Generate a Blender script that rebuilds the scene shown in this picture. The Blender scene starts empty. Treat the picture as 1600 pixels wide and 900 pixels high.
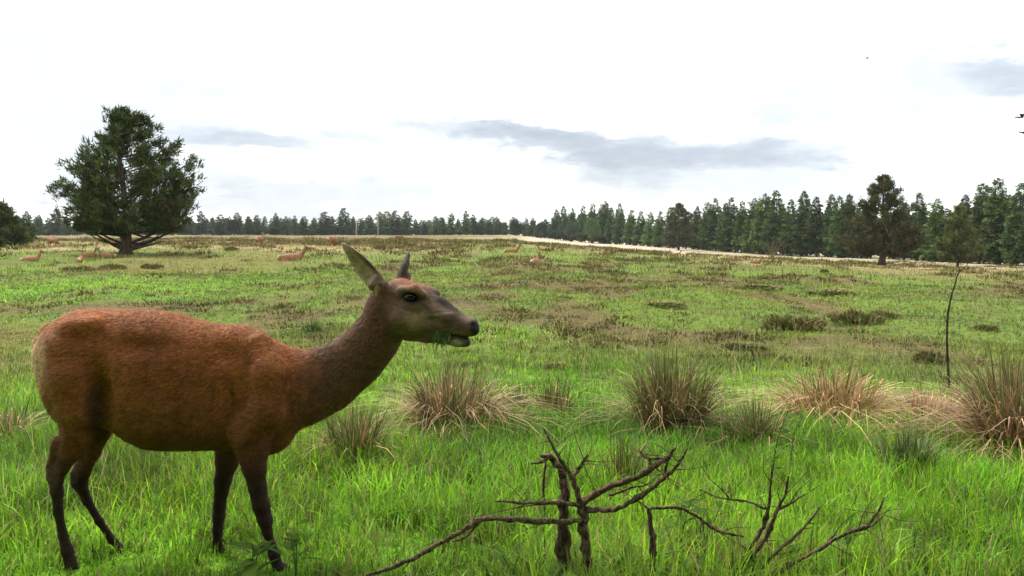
import bpy, math, random
import numpy as np
from mathutils import Vector, Matrix

random.seed(7)
RNG = np.random.default_rng(11)
SC = bpy.context.scene
COL = SC.collection
R = math.radians

# ------------------------------------------------------------------ camera
CAM_H = 1.5
F = 1386.0                      # focal length in pixels of the 1600 px wide photograph (60 deg)
PITCH = math.atan(90.0 / F)
cam = bpy.data.cameras.new("camera")
cam.sensor_width = 36.0
cam.lens = 36.0 * F / 1600.0
cam.clip_start = 0.05
cam.clip_end = 9000.0
camo = bpy.data.objects.new("camera", cam)
camo.location = (0, 0, CAM_H)
camo.rotation_euler = (math.pi / 2 - PITCH, 0, 0)
COL.objects.link(camo)
SC.camera = camo

# ------------------------------------------------------------------ render / view
SC.render.engine = 'CYCLES'
SC.cycles.use_denoising = True
SC.cycles.max_bounces = 6
SC.cycles.diffuse_bounces = 3
SC.cycles.transmission_bounces = 4
SC.cycles.volume_bounces = 0
SC.view_settings.view_transform = 'Standard'
SC.view_settings.look = 'None'
SC.view_settings.gamma = 1.0
SC.view_settings.use_curve_mapping = False
SC.view_settings.exposure = 1.75

# ------------------------------------------------------------------ sky: overcast cloud deck over a clear-sky base
SUN_EL, SUN_AZ = 56.0, -38.0          # azimuth measured from +Y towards +X
world = bpy.data.worlds.new("World")
SC.world = world
world.use_nodes = True
nt = world.node_tree
nt.nodes.clear()


class NB:
    """tiny node-building helper"""
    def __init__(s, tree):
        s.t = tree

    def node(s, typ, **kw):
        n = s.t.nodes.new(typ)
        for k, v in kw.items():
            setattr(n, k, v)
        return n

    def link(s, a, b):
        s.t.links.new(a, b)

    def val(s, sock, v):
        if isinstance(v, bpy.types.NodeSocket):
            s.link(v, sock)
        else:
            sock.default_value = v

    def math(s, op, a, b=None, clamp=False):
        n = s.node('ShaderNodeMath', operation=op)
        n.use_clamp = clamp
        s.val(n.inputs[0], a)
        if b is not None:
            s.val(n.inputs[1], b)
        return n.outputs[0]

    def maprange(s, v, a, b, c, d, smooth=True):
        n = s.node('ShaderNodeMapRange')
        n.interpolation_type = 'SMOOTHSTEP' if smooth else 'LINEAR'
        s.val(n.inputs[0], v)
        for i, q in enumerate((a, b, c, d)):
            n.inputs[1 + i].default_value = q
        return n.outputs[0]

    def noise(s, vec, scale, detail=4, rough=0.55, dist=0.0):
        n = s.node('ShaderNodeTexNoise')
        n.inputs['Scale'].default_value = scale
        n.inputs['Detail'].default_value = detail
        n.inputs['Roughness'].default_value = rough
        n.inputs['Distortion'].default_value = dist
        if vec is not None:
            s.link(vec, n.inputs['Vector'])
        return n

    def mix(s, fac, a, b, blend='MIX'):
        n = s.node('ShaderNodeMix', data_type='RGBA', blend_type=blend)
        s.val(n.inputs[0], fac)
        s.val(n.inputs[6], a if isinstance(a, bpy.types.NodeSocket) else tuple(a) + (1,) if len(a) == 3 else a)
        s.val(n.inputs[7], b if isinstance(b, bpy.types.NodeSocket) else tuple(b) + (1,) if len(b) == 3 else b)
        return n.outputs[2]


w = NB(nt)
sky = w.node('ShaderNodeTexSky', sky_type='NISHITA')
sky.sun_disc = False
sky.sun_elevation = R(SUN_EL)
sky.sun_rotation = R(SUN_AZ)
bg_sky = w.node('ShaderNodeBackground')
w.link(sky.outputs[0], bg_sky.inputs[0])
bg_sky.inputs[1].default_value = 0.1
tc = w.node('ShaderNodeTexCoord')
sep = w.node('ShaderNodeSeparateXYZ')
w.link(tc.outputs['Generated'], sep.inputs[0])
AZ = w.math('ARCTAN2', sep.outputs[0], sep.outputs[1])
EL = w.math('ARCSINE', sep.outputs[2])
comb = w.node('ShaderNodeCombineXYZ')
w.link(AZ, comb.inputs[0])
w.link(w.math('MULTIPLY', EL, 3.2), comb.inputs[1])
warp = w.noise(comb.outputs[0], 12.0, 6, 0.62)
warpf = w.math('SUBTRACT', warp.outputs[0], 0.5)
wsep = w.node('ShaderNodeSeparateColor')
w.link(warp.outputs['Color'], wsep.inputs[0])
wy = w.math('SUBTRACT', wsep.outputs[1], 0.5)


def pxang(px, py):
    return math.atan((px - 800) / F), math.atan((360 - py) / F)


def cloud(px, py, hw, hh, slope, strength, soft=0.75, wob=1.0):
    a0, e0 = pxang(px, py)
    da = w.math('SUBTRACT', AZ, a0)
    de = w.math('SUBTRACT', EL, e0)
    de = w.math('SUBTRACT', de, w.math('MULTIPLY', da, slope))
    u = w.math('ADD', w.math('DIVIDE', da, hw / F), w.math('MULTIPLY', warpf, wob * 1.2))
    v = w.math('ADD', w.math('DIVIDE', de, hh / F), w.math('MULTIPLY', wy, wob * 3.0))
    q = w.math('ADD', w.math('MULTIPLY', u, u), w.math('MULTIPLY', v, v))
    return w.maprange(q, soft * 0.15, 1.25, strength, 0.0)


masks = [cloud(1000, 232, 330, 34, -0.05, 0.80), cloud(1150, 250, 250, 24, -0.02, 0.66),
         cloud(730, 203, 220, 18, -0.10, 0.76), cloud(985, 252, 130, 36, 0.0, 0.5), cloud(870, 222, 170, 28, -0.12, 0.6),
         cloud(400, 225, 140, 18, -0.07, 0.74), cloud(550, 216, 90, 12, -0.06, 0.7),
         cloud(1635, 160, 130, 30, -0.2, 0.70), cloud(1420, 20, 210, 60, 0.05, 0.68),
         cloud(90, 170, 360, 150, 0.0, 0.72), cloud(1180, 292, 460, 40, -0.05, 0.70), cloud(420, 305, 460, 50, 0, .70), cloud(1380, 160, 300, 90, .05, .69)]
tot = masks[0]
for m_ in masks[1:]:
    tot = w.math('SUBTRACT', w.math('ADD', tot, m_), w.math('MULTIPLY', tot, m_))
# soft general mottling of the cloud deck in every direction
deck = w.noise(tc.outputs['Generated'], 2.2, 4, 0.55)
deckv = w.maprange(deck.outputs[0], 0.3, 0.75, 0.95, 1.25)
fine = w.noise(comb.outputs[0], 34.0, 4, 0.6)
tot2 = w.math('MULTIPLY', tot, w.maprange(fine.outputs[0], 0.3, 0.7, 0.94, 1.0), clamp=True)
ccol = w.mix(tot2, (0.97, 0.995, 1.0), (0.27, 0.305, 0.36))
bg_cloud = w.node('ShaderNodeBackground')
w.link(ccol, bg_cloud.inputs[0])
w.link(w.math('MULTIPLY', deckv, 0.52), bg_cloud.inputs[1])
mixs = w.node('ShaderNodeMixShader')
mixs.inputs[0].default_value = 0.95
w.link(bg_sky.outputs[0], mixs.inputs[1])
w.link(bg_cloud.outputs[0], mixs.inputs[2])
wo = w.node('ShaderNodeOutputWorld')
w.link(mixs.outputs[0], wo.inputs[0])

sun = bpy.data.lights.new("sun", 'SUN')
sun.energy = 1.5
sun.angle = R(10)
sun.color = (1.0, 0.96, 0.88)
suno = bpy.data.objects.new("sun", sun)
az, el = R(SUN_AZ), R(SUN_EL)
sdir = Vector((math.sin(az) * math.cos(el), math.cos(az) * math.cos(el), math.sin(el)))
suno.rotation_euler = sdir.to_track_quat('Z', 'Y').to_euler()
suno.location = (0, 0, 60)
COL.objects.link(suno)


# ------------------------------------------------------------------ numpy noise
def _hash(ix, iy, seed):
    h = (ix.astype(np.int64) * 374761393 + iy.astype(np.int64) * 668265263 + seed * 982451653) & 0xffffffff
    h = ((h ^ (h >> 13)) * 1274126177) & 0xffffffff
    h = (h ^ (h >> 16)) & 0xffffffff
    return h.astype(np.float64) / 4294967295.0


def vnoise(x, y, seed=0):
    x = np.asarray(x, float); y = np.asarray(y, float)
    ix = np.floor(x); iy = np.floor(y)
    fx = x - ix; fy = y - iy
    fx = fx * fx * (3 - 2 * fx); fy = fy * fy * (3 - 2 * fy)
    a = _hash(ix, iy, seed); b = _hash(ix + 1, iy, seed)
    c = _hash(ix, iy + 1, seed); d = _hash(ix + 1, iy + 1, seed)
    return (a * (1 - fx) + b * fx) * (1 - fy) + (c * (1 - fx) + d * fx) * fy


def fbm(x, y, seed=0, octv=4):
    s = 0; amp = 0.5; t = 0
    for i in range(octv):
        s = s + amp * vnoise(x * 2 ** i + 17.3 * i, y * 2 ** i - 9.1 * i, seed + i)
        t += amp; amp *= 0.5
    return s / t


def sstep(a, b, x):
    t = np.clip((np.asarray(x, float) - a) / (b - a), 0, 1)
    return t * t * (3 - 2 * t)


# ------------------------------------------------------------------ terrain
def gz(x, y):
    x = np.asarray(x, float); y = np.asarray(y, float)
    xp = np.maximum(x, 0)
    yy = np.maximum(y, 0)
    z = -5.6 * np.tanh(xp / 48.0) * (1 - np.exp(-yy / 90.0))
    z = z - 1.1 * sstep(60, 420, yy) * sstep(120, -40, x)       # a slight fall to the far wood on the left
    d = np.hypot(x, y)
    amp = 0.02 + 0.15 * sstep(9, 22, d) * sstep(400, 90, d) + 0.05 * sstep(7, 12, d)
    z = z + amp * (fbm(x / 2.4, y / 3.0, 5, 3) - 0.5) * 2.0
    z = z + 0.55 * sstep(12, 60, d) * (fbm(x / 22, y / 30, 9, 2) - 0.5)
    return z


def ray(px, py):
    u = (px - 800) / F; v = (450 - py) / F
    c, s = math.cos(PITCH), math.sin(PITCH)
    return Vector((u, c + v * s, -s + v * c))


def at_depth(px, py, depth):
    d = ray(px, py)
    return Vector((0, 0, CAM_H)) + d * (depth / d.y)


def on_ground(px, py):
    """first hit of the pixel's ray with the terrain"""
    d = ray(px, py)
    t = np.geomspace(1.5, 2500, 6000)
    xs, ys, zs = d.x * t, d.y * t, CAM_H + d.z * t
    hit = np.nonzero(zs <= gz(xs, ys))[0]
    i = hit[0] if len(hit) else len(t) - 1
    return Vector((xs[i], ys[i], float(gz(xs[i], ys[i]))))


def px_at(px, depth):
    """ground point under image column px at a given depth"""
    x = (px - 800) / F * depth
    return Vector((x, depth, float(gz(x, depth))))


def project(P):
    """pixel coordinates of world points (N,3)"""
    c, s = math.cos(PITCH), math.sin(PITCH)
    x = P[:, 0]; y = P[:, 1]; z = P[:, 2] - CAM_H
    dep = y * c - z * s
    up = y * s + z * c
    return 800 + F * x / dep, 450 - F * up / dep


# ------------------------------------------------------------------ mesh helpers
def np_mesh(name, V, quads=None, tris=None, col=None, smooth=False):
    me = bpy.data.meshes.new(name)
    V = np.ascontiguousarray(V, np.float32)
    nq = 0 if quads is None else len(quads)
    ntr = 0 if tris is None else len(tris)
    parts = []
    if nq: parts.append(np.asarray(quads, np.int32).ravel())
    if ntr: parts.append(np.asarray(tris, np.int32).ravel())
    loops = np.concatenate(parts)
    me.vertices.add(len(V)); me.vertices.foreach_set('co', V.ravel())
    me.loops.add(len(loops)); me.loops.foreach_set('vertex_index', loops)
    me.polygons.add(nq + ntr)
    starts = np.concatenate([np.arange(nq) * 4, nq * 4 + np.arange(ntr) * 3]).astype(np.int32)
    me.polygons.foreach_set('loop_start', starts)
    if smooth:
        me.polygons.foreach_set('use_smooth', np.ones(nq + ntr, bool))
    if col is not None:
        a = me.attributes.new('Col', 'FLOAT_COLOR', 'POINT')
        c = np.ones((len(V), 4), np.float32)
        c[:, :col.shape[1]] = col
        a.data.foreach_set('color', c.ravel())
    me.update(calc_edges=True)
    return me


def link(name, me, mat=None, parent=None):
    o = bpy.data.objects.new(name, me)
    COL.objects.link(o)
    if mat is not None and me is not None and not me.materials:
        me.materials.append(mat)
    if parent is not None:
        o.parent = parent
    return o


def tag(o, label=None, cat=None, group=None, kind=None):
    if label: o['label'] = label
    if cat: o['category'] = cat
    if group: o['group'] = group
    if kind: o['kind'] = kind
    return o


def empty(name, loc, label, cat, group=None, rz=0.0):
    o = bpy.data.objects.new(name, None)
    o.empty_display_size = 0.2
    COL.objects.link(o)
    o.location = loc
    o.rotation_euler = (0, 0, rz)
    return tag(o, label, cat, group)


def copy_tree(root, loc, rz=0.0, scale=None, label=None, group=None):
    c = root.copy(); COL.objects.link(c)
    c.location = loc; c.rotation_euler = (0, 0, rz)
    if scale is not None: c.scale = scale
    if label: c['label'] = label
    if group: c['group'] = group
    for ch in list(root.children):
        k = ch.copy(); COL.objects.link(k); k.parent = c
        for g in list(ch.children):
            q = g.copy(); COL.objects.link(q); q.parent = k
    return c


def blades(P, H, Wd, az, bend, col, K=2, tipcol=None, basecol=None, side=None, rng=RNG, droop=0.0):
    """many tapered curved blades as one vertex / face set.  P (N,3)"""
    N = len(P)
    hd = np.stack([np.cos(az), np.sin(az), np.zeros(N)], 1)
    sa = az + math.pi / 2 + (rng.uniform(-1.2, 1.2, N) if side is None else side)
    sd = np.stack([np.cos(sa), np.sin(sa), np.zeros(N)], 1)
    V = []; C = []
    for k in range(K + 1):
        t = k / K
        cen = P + hd * (H * bend * t ** 1.8)[:, None]
        cen[:, 2] += H * (t - 0.42 * np.minimum(bend, 1.3) * t ** 2.2 - droop * np.minimum(bend, 1.2) * t ** 4)
        if col is not None:
            c = col.copy()
            if tipcol is not None: c = c * (1 - t ** 2) + tipcol * t ** 2
            if basecol is not None: c = c * (1 - (1 - t) ** 2) + basecol * (1 - t) ** 2
        if k == K:
            V.append(cen[:, None, :]); C.append(c[:, None, :])
        else:
            wv = sd * (Wd * 0.5 * (1 - 0.55 * t ** 1.5))[:, None]
            V.append(np.stack([cen - wv, cen + wv], 1)); C.append(np.stack([c, c], 1))
    V = np.concatenate(V, 1); C = np.concatenate(C, 1)
    n = 2 * K + 1
    base = (np.arange(N) * n)[:, None]
    q = []
    for k in range(K - 1):
        q.append(base + np.array([2 * k, 2 * k + 1, 2 * k + 3, 2 * k + 2]))
    q = np.concatenate(q, 0) if q else np.zeros((0, 4), int)
    t = base + np.array([2 * K - 2, 2 * K - 1, 2 * K])
    return V.reshape(-1, 3), q, t, C.reshape(-1, 3)


def merge(parts):
    V, Q, T, C = [], [], [], []
    off = 0
    for v, q, t, c in parts:
        V.append(v); C.append(c)
        if len(q): Q.append(np.asarray(q) + off)
        if len(t): T.append(np.asarray(t) + off)
        off += len(v)
    return (np.concatenate(V), np.concatenate(Q) if Q else None,
            np.concatenate(T) if T else None, np.concatenate(C))


def tube(pts, rad, seg=7, wob=0.0, rng=RNG, cap=True):
    """closed tube along points; returns verts, quads, tris"""
    P = np.asarray([tuple(p) for p in pts], float); rad = np.asarray(rad, float)
    n = len(P)
    T = np.gradient(P, axis=0)
    T /= np.linalg.norm(T, axis=1)[:, None] + 1e-9
    up = np.array([0.31, 0.87, 0.38]); 
    V = []
    a = np.arange(seg) / seg * 2 * math.pi
    for i in range(n):
        s = np.cross(T[i], up); s /= np.linalg.norm(s) + 1e-9
        u = np.cross(s, T[i])
        rr = rad[i] * (1 + wob * rng.uniform(-1, 1, seg))
        V.append(P[i] + (np.cos(a) * rr)[:, None] * s + (np.sin(a) * rr)[:, None] * u)
    V = np.concatenate(V)
    q = []
    for i in range(n - 1):
        for j in range(seg):
            j2 = (j + 1) % seg
            q.append((i * seg + j, i * seg + j2, (i + 1) * seg + j2, (i + 1) * seg + j))
    t = []
    if cap:
        c0 = len(V); V = np.concatenate([V, P[:1], P[-1:]])
        for j in range(seg):
            j2 = (j + 1) % seg
            t.append((c0, j2, j)); t.append((c0 + 1, (n - 1) * seg + j, (n - 1) * seg + j2))
    return V, np.array(q), np.array(t, int).reshape(-1, 3)


def spline(pts, n):
    """Catmull-Rom resample of a control polyline (k-dim) to n points"""
    P = np.asarray([tuple(p) for p in pts], float)
    if len(P) == 2:
        t = np.linspace(0, 1, n)[:, None]
        return P[0] * (1 - t) + P[1] * t
    Q = np.concatenate([[2 * P[0] - P[1]], P, [2 * P[-1] - P[-2]]])
    s = np.linspace(0, len(P) - 1 - 1e-6, n)
    i = s.astype(int); t = (s - i)[:, None]
    a, b, c, d = Q[i], Q[i + 1], Q[i + 2], Q[i + 3]
    return 0.5 * (2 * b + (c - a) * t + (2 * a - 5 * b + 4 * c - d) * t ** 2 + (3 * b - a - 3 * c + d) * t ** 3)


# ------------------------------------------------------------------ materials
def new_mat(name):
    m = bpy.data.materials.new(name); m.use_nodes = True
    m.node_tree.nodes.clear()
    return m, NB(m.node_tree)


def leaf_material(name, rough=0.6, trans=0.35, noise_scale=3.0, var=0.35, spec=0.25, use_attr=True, base=(0.1, 0.2, 0.04), obj_var=0.0):
    m, b = new_mat(name)
    if use_attr:
        a = b.node('ShaderNodeAttribute'); a.attribute_name = 'Col'
        c = a.outputs['Color']
    else:
        rgb = b.node('ShaderNodeRGB'); rgb.outputs[0].default_value = tuple(base) + (1,)
        c = rgb.outputs[0]
    g = b.node('ShaderNodeNewGeometry')
    n = b.noise(g.outputs['Position'], noise_scale, 3)
    f = b.maprange(n.outputs[0], 0.3, 0.7, 1 - var, 1 + var, False)
    if obj_var:
        oi = b.node('ShaderNodeObjectInfo')
        f = b.math('MULTIPLY', f, b.maprange(oi.outputs['Random'], 0, 1, 1 - obj_var, 1 + obj_var, False))
    hv = b.node('ShaderNodeHueSaturation'); b.link(f, hv.inputs['Value']); b.link(c, hv.inputs['Color'])
    if obj_var:
        b.link(b.maprange(oi.outputs['Random'], 0, 1, 0.485, 0.515, False), hv.inputs['Hue'])
    p = b.node('ShaderNodeBsdfPrincipled')
    b.link(hv.outputs[0], p.inputs['Base Color'])
    p.inputs['Roughness'].default_value = rough
    p.inputs['Specular IOR Level'].default_value = spec
    tr = b.node('ShaderNodeBsdfTranslucent'); b.link(hv.outputs[0], tr.inputs[0])
    mx = b.node('ShaderNodeMixShader'); mx.inputs[0].default_value = trans
    b.link(p.outputs[0], mx.inputs[1]); b.link(tr.outputs[0], mx.inputs[2])
    o = b.node('ShaderNodeOutputMaterial'); b.link(mx.outputs[0], o.inputs[0])
    return m


def bark_material(name, c1, c2, scale=20, moss=None, bump=0.5, zs=0.35):
    m, b = new_mat(name)
    tcn = b.node('ShaderNodeTexCoord')
    mp = b.node('ShaderNodeMapping'); mp.inputs['Scale'].default_value = (1, 1, 0.35)
    b.link(tcn.outputs['Object'], mp.inputs[0])
    n = b.noise(mp.outputs[0], scale, 6, 0.65, 0.4)
    c = b.mix(b.maprange(n.outputs[0], 0.35, 0.65, 0, 1), c1, c2)
    if moss:
        n2 = b.noise(tcn.outputs['Object'], scale * 0.35, 4)
        c = b.mix(b.maprange(n2.outputs[0], 0.5, 0.66, 0, 0.75), c, moss)
    p = b.node('ShaderNodeBsdfPrincipled'); b.link(c, p.inputs['Base Color'])
    p.inputs['Roughness'].default_value = 0.9
    p.inputs['Specular IOR Level'].default_value = 0.15
    bp = b.node('ShaderNodeBump'); bp.inputs['Strength'].default_value = bump
    bp.inputs['Distance'].default_value = 0.01
    b.link(n.outputs[0], bp.inputs['Height']); b.link(bp.outputs[0], p.inputs['Normal'])
    o = b.node('ShaderNodeOutputMaterial'); b.link(p.outputs[0], o.inputs[0])
    return m


def ground_material():
    m, b = new_mat('heath_ground')
    a = b.node('ShaderNodeAttribute'); a.attribute_name = 'Col'
    g = b.node('ShaderNodeNewGeometry')
    n1 = b.noise(g.outputs['Position'], 1.1, 6, 0.65)
    n2 = b.noise(g.outputs['Position'], 9.0, 5, 0.65)
    n3 = b.noise(g.outputs['Position'], 45.0, 3, 0.6)
    f = b.math('MULTIPLY', b.maprange(n1.outputs[0], 0.3, 0.7, 0.75, 1.25, False),
               b.maprange(n2.outputs[0], 0.28, 0.72, 0.55, 1.4, False))
    hv = b.node('ShaderNodeHueSaturation'); b.link(f, hv.inputs['Value']); b.link(a.outputs['Color'], hv.inputs['Color'])
    c = b.mix(b.maprange(n3.outputs[0], 0.5, 0.7, 0, 0.35), hv.outputs[0], (0.085, 0.06, 0.03))
    p = b.node('ShaderNodeBsdfPrincipled'); b.link(c, p.inputs['Base Color'])
    p.inputs['Roughness'].default_value = 0.95
    p.inputs['Specular IOR Level'].default_value = 0.1
    bp = b.node('ShaderNodeBump'); bp.inputs['Strength'].default_value = 0.9; bp.inputs['Distance'].default_value = 0.12
    b.link(n2.outputs[0], bp.inputs['Height']); b.link(bp.outputs[0], p.inputs['Normal'])
    o = b.node('ShaderNodeOutputMaterial'); b.link(p.outputs[0], o.inputs[0])
    return m


def plain(name, c, rough=0.5, spec=0.5, coat=0.0):
    m, b = new_mat(name)
    tcn = b.node('ShaderNodeTexCoord')
    n = b.noise(tcn.outputs['Object'], 60, 3)
    cc = b.mix(b.maprange(n.outputs[0], 0.3, 0.7, 0, 1), tuple(x * 0.8 for x in c), tuple(min(1, x * 1.2) for x in c))
    p = b.node('ShaderNodeBsdfPrincipled'); b.link(cc, p.inputs['Base Color'])
    p.inputs['Roughness'].default_value = rough
    p.inputs['Specular IOR Level'].default_value = spec
    p.inputs['Coat Weight'].default_value = coat
    o = b.node('ShaderNodeOutputMaterial'); b.link(p.outputs[0], o.inputs[0])
    return m


M_GROUND = ground_material()
M_GRASS = leaf_material('grass_blades', 0.5, 0.5, 2.0, 0.3)
M_RUSH = leaf_material('rush_stems', 0.6, 0.2, 6.0, 0.3)
M_HEATH = leaf_material('heather_twigs', 0.85, 0.1, 2.0, 0.35, 0.1)
M_PINE = leaf_material('pine_needles', 0.6, 0.15, 1.2, 0.35, 0.2)
M_SPRUCE = leaf_material('spruce_needles', 0.7, 0.15, 0.5, 0.3, 0.15, obj_var=0.28)
M_LEAF = leaf_material('broad_leaves', 0.75, 0.45, 12.0, 0.25, 0.08)
M_BARK = bark_material('conifer_bark', (0.03, 0.022, 0.016), (0.11, 0.075, 0.05), 6)
M_DEAD = bark_material('dead_bark', (0.022, 0.014, 0.009), (0.19, 0.125, 0.08), 85, (0.06, 0.068, 0.022), 1.0)
M_TWIG = bark_material('dark_twig_bark', (0.02, 0.015, 0.012), (0.06, 0.045, 0.03), 60)
M_PALEWOOD = bark_material('pale_dead_wood', (0.22, 0.2, 0.17), (0.42, 0.38, 0.32), 10)

# ------------------------------------------------------------------ vegetation zoning (natural colours of what grows where)
FRESH = np.array([0.145, 0.335, 0.017])
GREEN = np.array([0.118, 0.182, 0.027])
OLIVE = np.array([0.150, 0.146, 0.038])
STRAW = np.array([0.36, 0.29, 0.15])
HEATH = np.array([0.130, 0.088, 0.042])
PALE = np.array([0.47, 0.39, 0.28])


# the forest edge on the right as (image column, depth)
EDGE = [(1700, 128), (1600, 142), (1500, 158), (1400, 180), (1300, 200), (1200, 224), (1100, 275), (1000, 345), (930, 395), (868, 425)]
EDGE_XY = np.array([((px - 800) / F * d, d) for px, d in EDGE])


def edge_dist(x, y):
    """signed-ish distance to the forest-edge polyline"""
    x = np.asarray(x, float); y = np.asarray(y, float)
    best = np.full(np.broadcast(x, y).shape, 1e9)
    for (a, b) in zip(EDGE_XY[:-1], EDGE_XY[1:]):
        ab = b - a
        t = np.clip(((x - a[0]) * ab[0] + (y - a[1]) * ab[1]) / (ab @ ab), 0, 1)
        best = np.minimum(best, np.hypot(x - a[0] - t * ab[0], y - a[1] - t * ab[1]))
    return best


def zones(x, y):
    """weights (fresh, green, olive, straw, heath, pale)"""
    x = np.asarray(x, float); y = np.asarray(y, float)
    d = np.hypot(x, y)
    ang = x / np.maximum(y, 0.1)
    n1 = fbm(x / 3.5, y / 6.0, 21, 4); n2 = fbm(x / 1.3, y / 2.2, 33, 3); n3 = fbm(x / 14, y / 22, 44, 3)
    n4 = fbm(x / 6, y / 11, 66, 3)
    fresh = sstep(11.5, 8.0, d + (n1 - .5) * 5) * (0.55 + 0.45 * sstep(.4, .6, n1)) + 0.45 * sstep(.50, .62, n4) * sstep(8, 13, d) * sstep(48, 30, d)
    heath = sstep(9.5, 13, d) * sstep(.50, .60, n2 * .3 + n1 * .7) * (0.85 - 0.35 * sstep(35, 60, d))
    heath = np.maximum(heath, 0.85 * sstep(95, 130, y) * sstep(0.08, -0.05, ang) * sstep(.35, .55, n3 + 0.1))
    heath = np.maximum(heath, 0.7 * sstep(45, 70, y) * sstep(.54, .64, fbm(x / 7, y / 16, 71, 3)))
    lefts = sstep(-0.05, -0.22, ang)
    straw = sstep(40, 62, y - 8 * lefts) * (0.25 + 0.65 * lefts) * sstep(.36, .58, fbm(x / 6, y / 14, 81, 3) + 0.08 * lefts)
    straw = np.maximum(straw, sstep(48, 80, y) * sstep(0.12, 0.26, ang) * sstep(.35, .5, fbm(x / 7, y / 12, 91, 3) + .07) * 0.9)
    straw = straw * (1 - .8 * sstep(85, 120, y) * sstep(.1, -.02, ang))
    ed = edge_dist(x, y)
    pale = sstep(34, 8, ed) * sstep(60, 110, y) * sstep(.40, .52, fbm(x / 16, y / 30, 101, 2) + .06)
    pale = np.maximum(pale, 0.5 * sstep(150, 240, y) * sstep(-0.12, 0.0, ang) * sstep(.42, .55, fbm(x / 30, y / 50, 103, 2)))
    pw = y + 60 * (fbm(x / 12, y / 40, 107, 3) - .5)
    pale = np.maximum(pale, sstep(150, 185, pw + 260 * np.maximum(0, .1 - ang)) * sstep(-.02, .03, ang) * sstep(.25, .17, ang))
    pale = np.maximum(pale, .45 * sstep(120, 150, pw) * sstep(.17, .25, ang))
    straw = straw * (1 - pale); heath = heath * (1 - 0.75 * pale)
    rest = np.clip(1 - np.maximum(np.maximum(fresh, heath), np.maximum(straw, pale)), 0.05, 1)
    gr = rest * sstep(.36, .6, n3 + (n1 - .5) * .6) * (1 - 0.6 * sstep(50, 110, y))
    ol = rest - gr
    W = np.stack([fresh, gr, ol, straw, heath, pale], -1)
    return W / W.sum(-1, keepdims=True)


ZC = np.stack([FRESH, GREEN, OLIVE, STRAW, HEATH, PALE])

# ------------------------------------------------------------------ ground sheet
ang = np.concatenate([np.linspace(-math.pi, -R(40), 40, endpoint=False), np.linspace(-R(40), R(40), 330, endpoint=False),
                      np.linspace(R(40), math.pi, 40, endpoint=False)])
rad = np.concatenate([[0.6, 1.2], np.geomspace(2, 2600, 400)])
AA, RR = np.meshgrid(ang, rad)
GX, GY = np.sin(AA) * RR, np.cos(AA) * RR
GZ = gz(GX, GY)
gcol = zones(GX, GY) @ ZC
nr, na = RR.shape
idx = np.arange(nr * na).reshape(nr, na)
quads = np.stack([idx[:-1, :], idx[1:, :], np.roll(idx, -1, 1)[1:, :], np.roll(idx, -1, 1)[:-1, :]], -1).reshape(-1, 4)
Vg = np.stack([GX, GY, GZ], -1).reshape(-1, 3)
Vg = np.concatenate([Vg, [[0, 0, float(gz(0, 0))]]])
gcolv = np.concatenate([gcol.reshape(-1, 3), [FRESH]])
ctri = np.stack([np.full(na, nr * na), idx[0], np.roll(idx[0], -1)], -1)
gme = np_mesh('ground', Vg, quads[:, ::-1], ctri[:, ::-1], gcolv, True)
ground = tag(link('ground', gme, M_GROUND), kind='structure')


# ------------------------------------------------------------------ grass (uncountable: stuff)
def scatter(n, d0, d1, half=R(33), power=1.0):
    u = RNG.uniform(0, 1, n)
    d = (d0 ** power + u * (d1 ** power - d0 ** power)) ** (1 / power)
    a = RNG.uniform(-half, half, n)
    return np.tan(a) * d, d


def jitter(c, a=0.22):
    return c * (1 + RNG.normal(0, a, (len(c), 1))) * (1 + RNG.normal(0, 0.07, c.shape))


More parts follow.
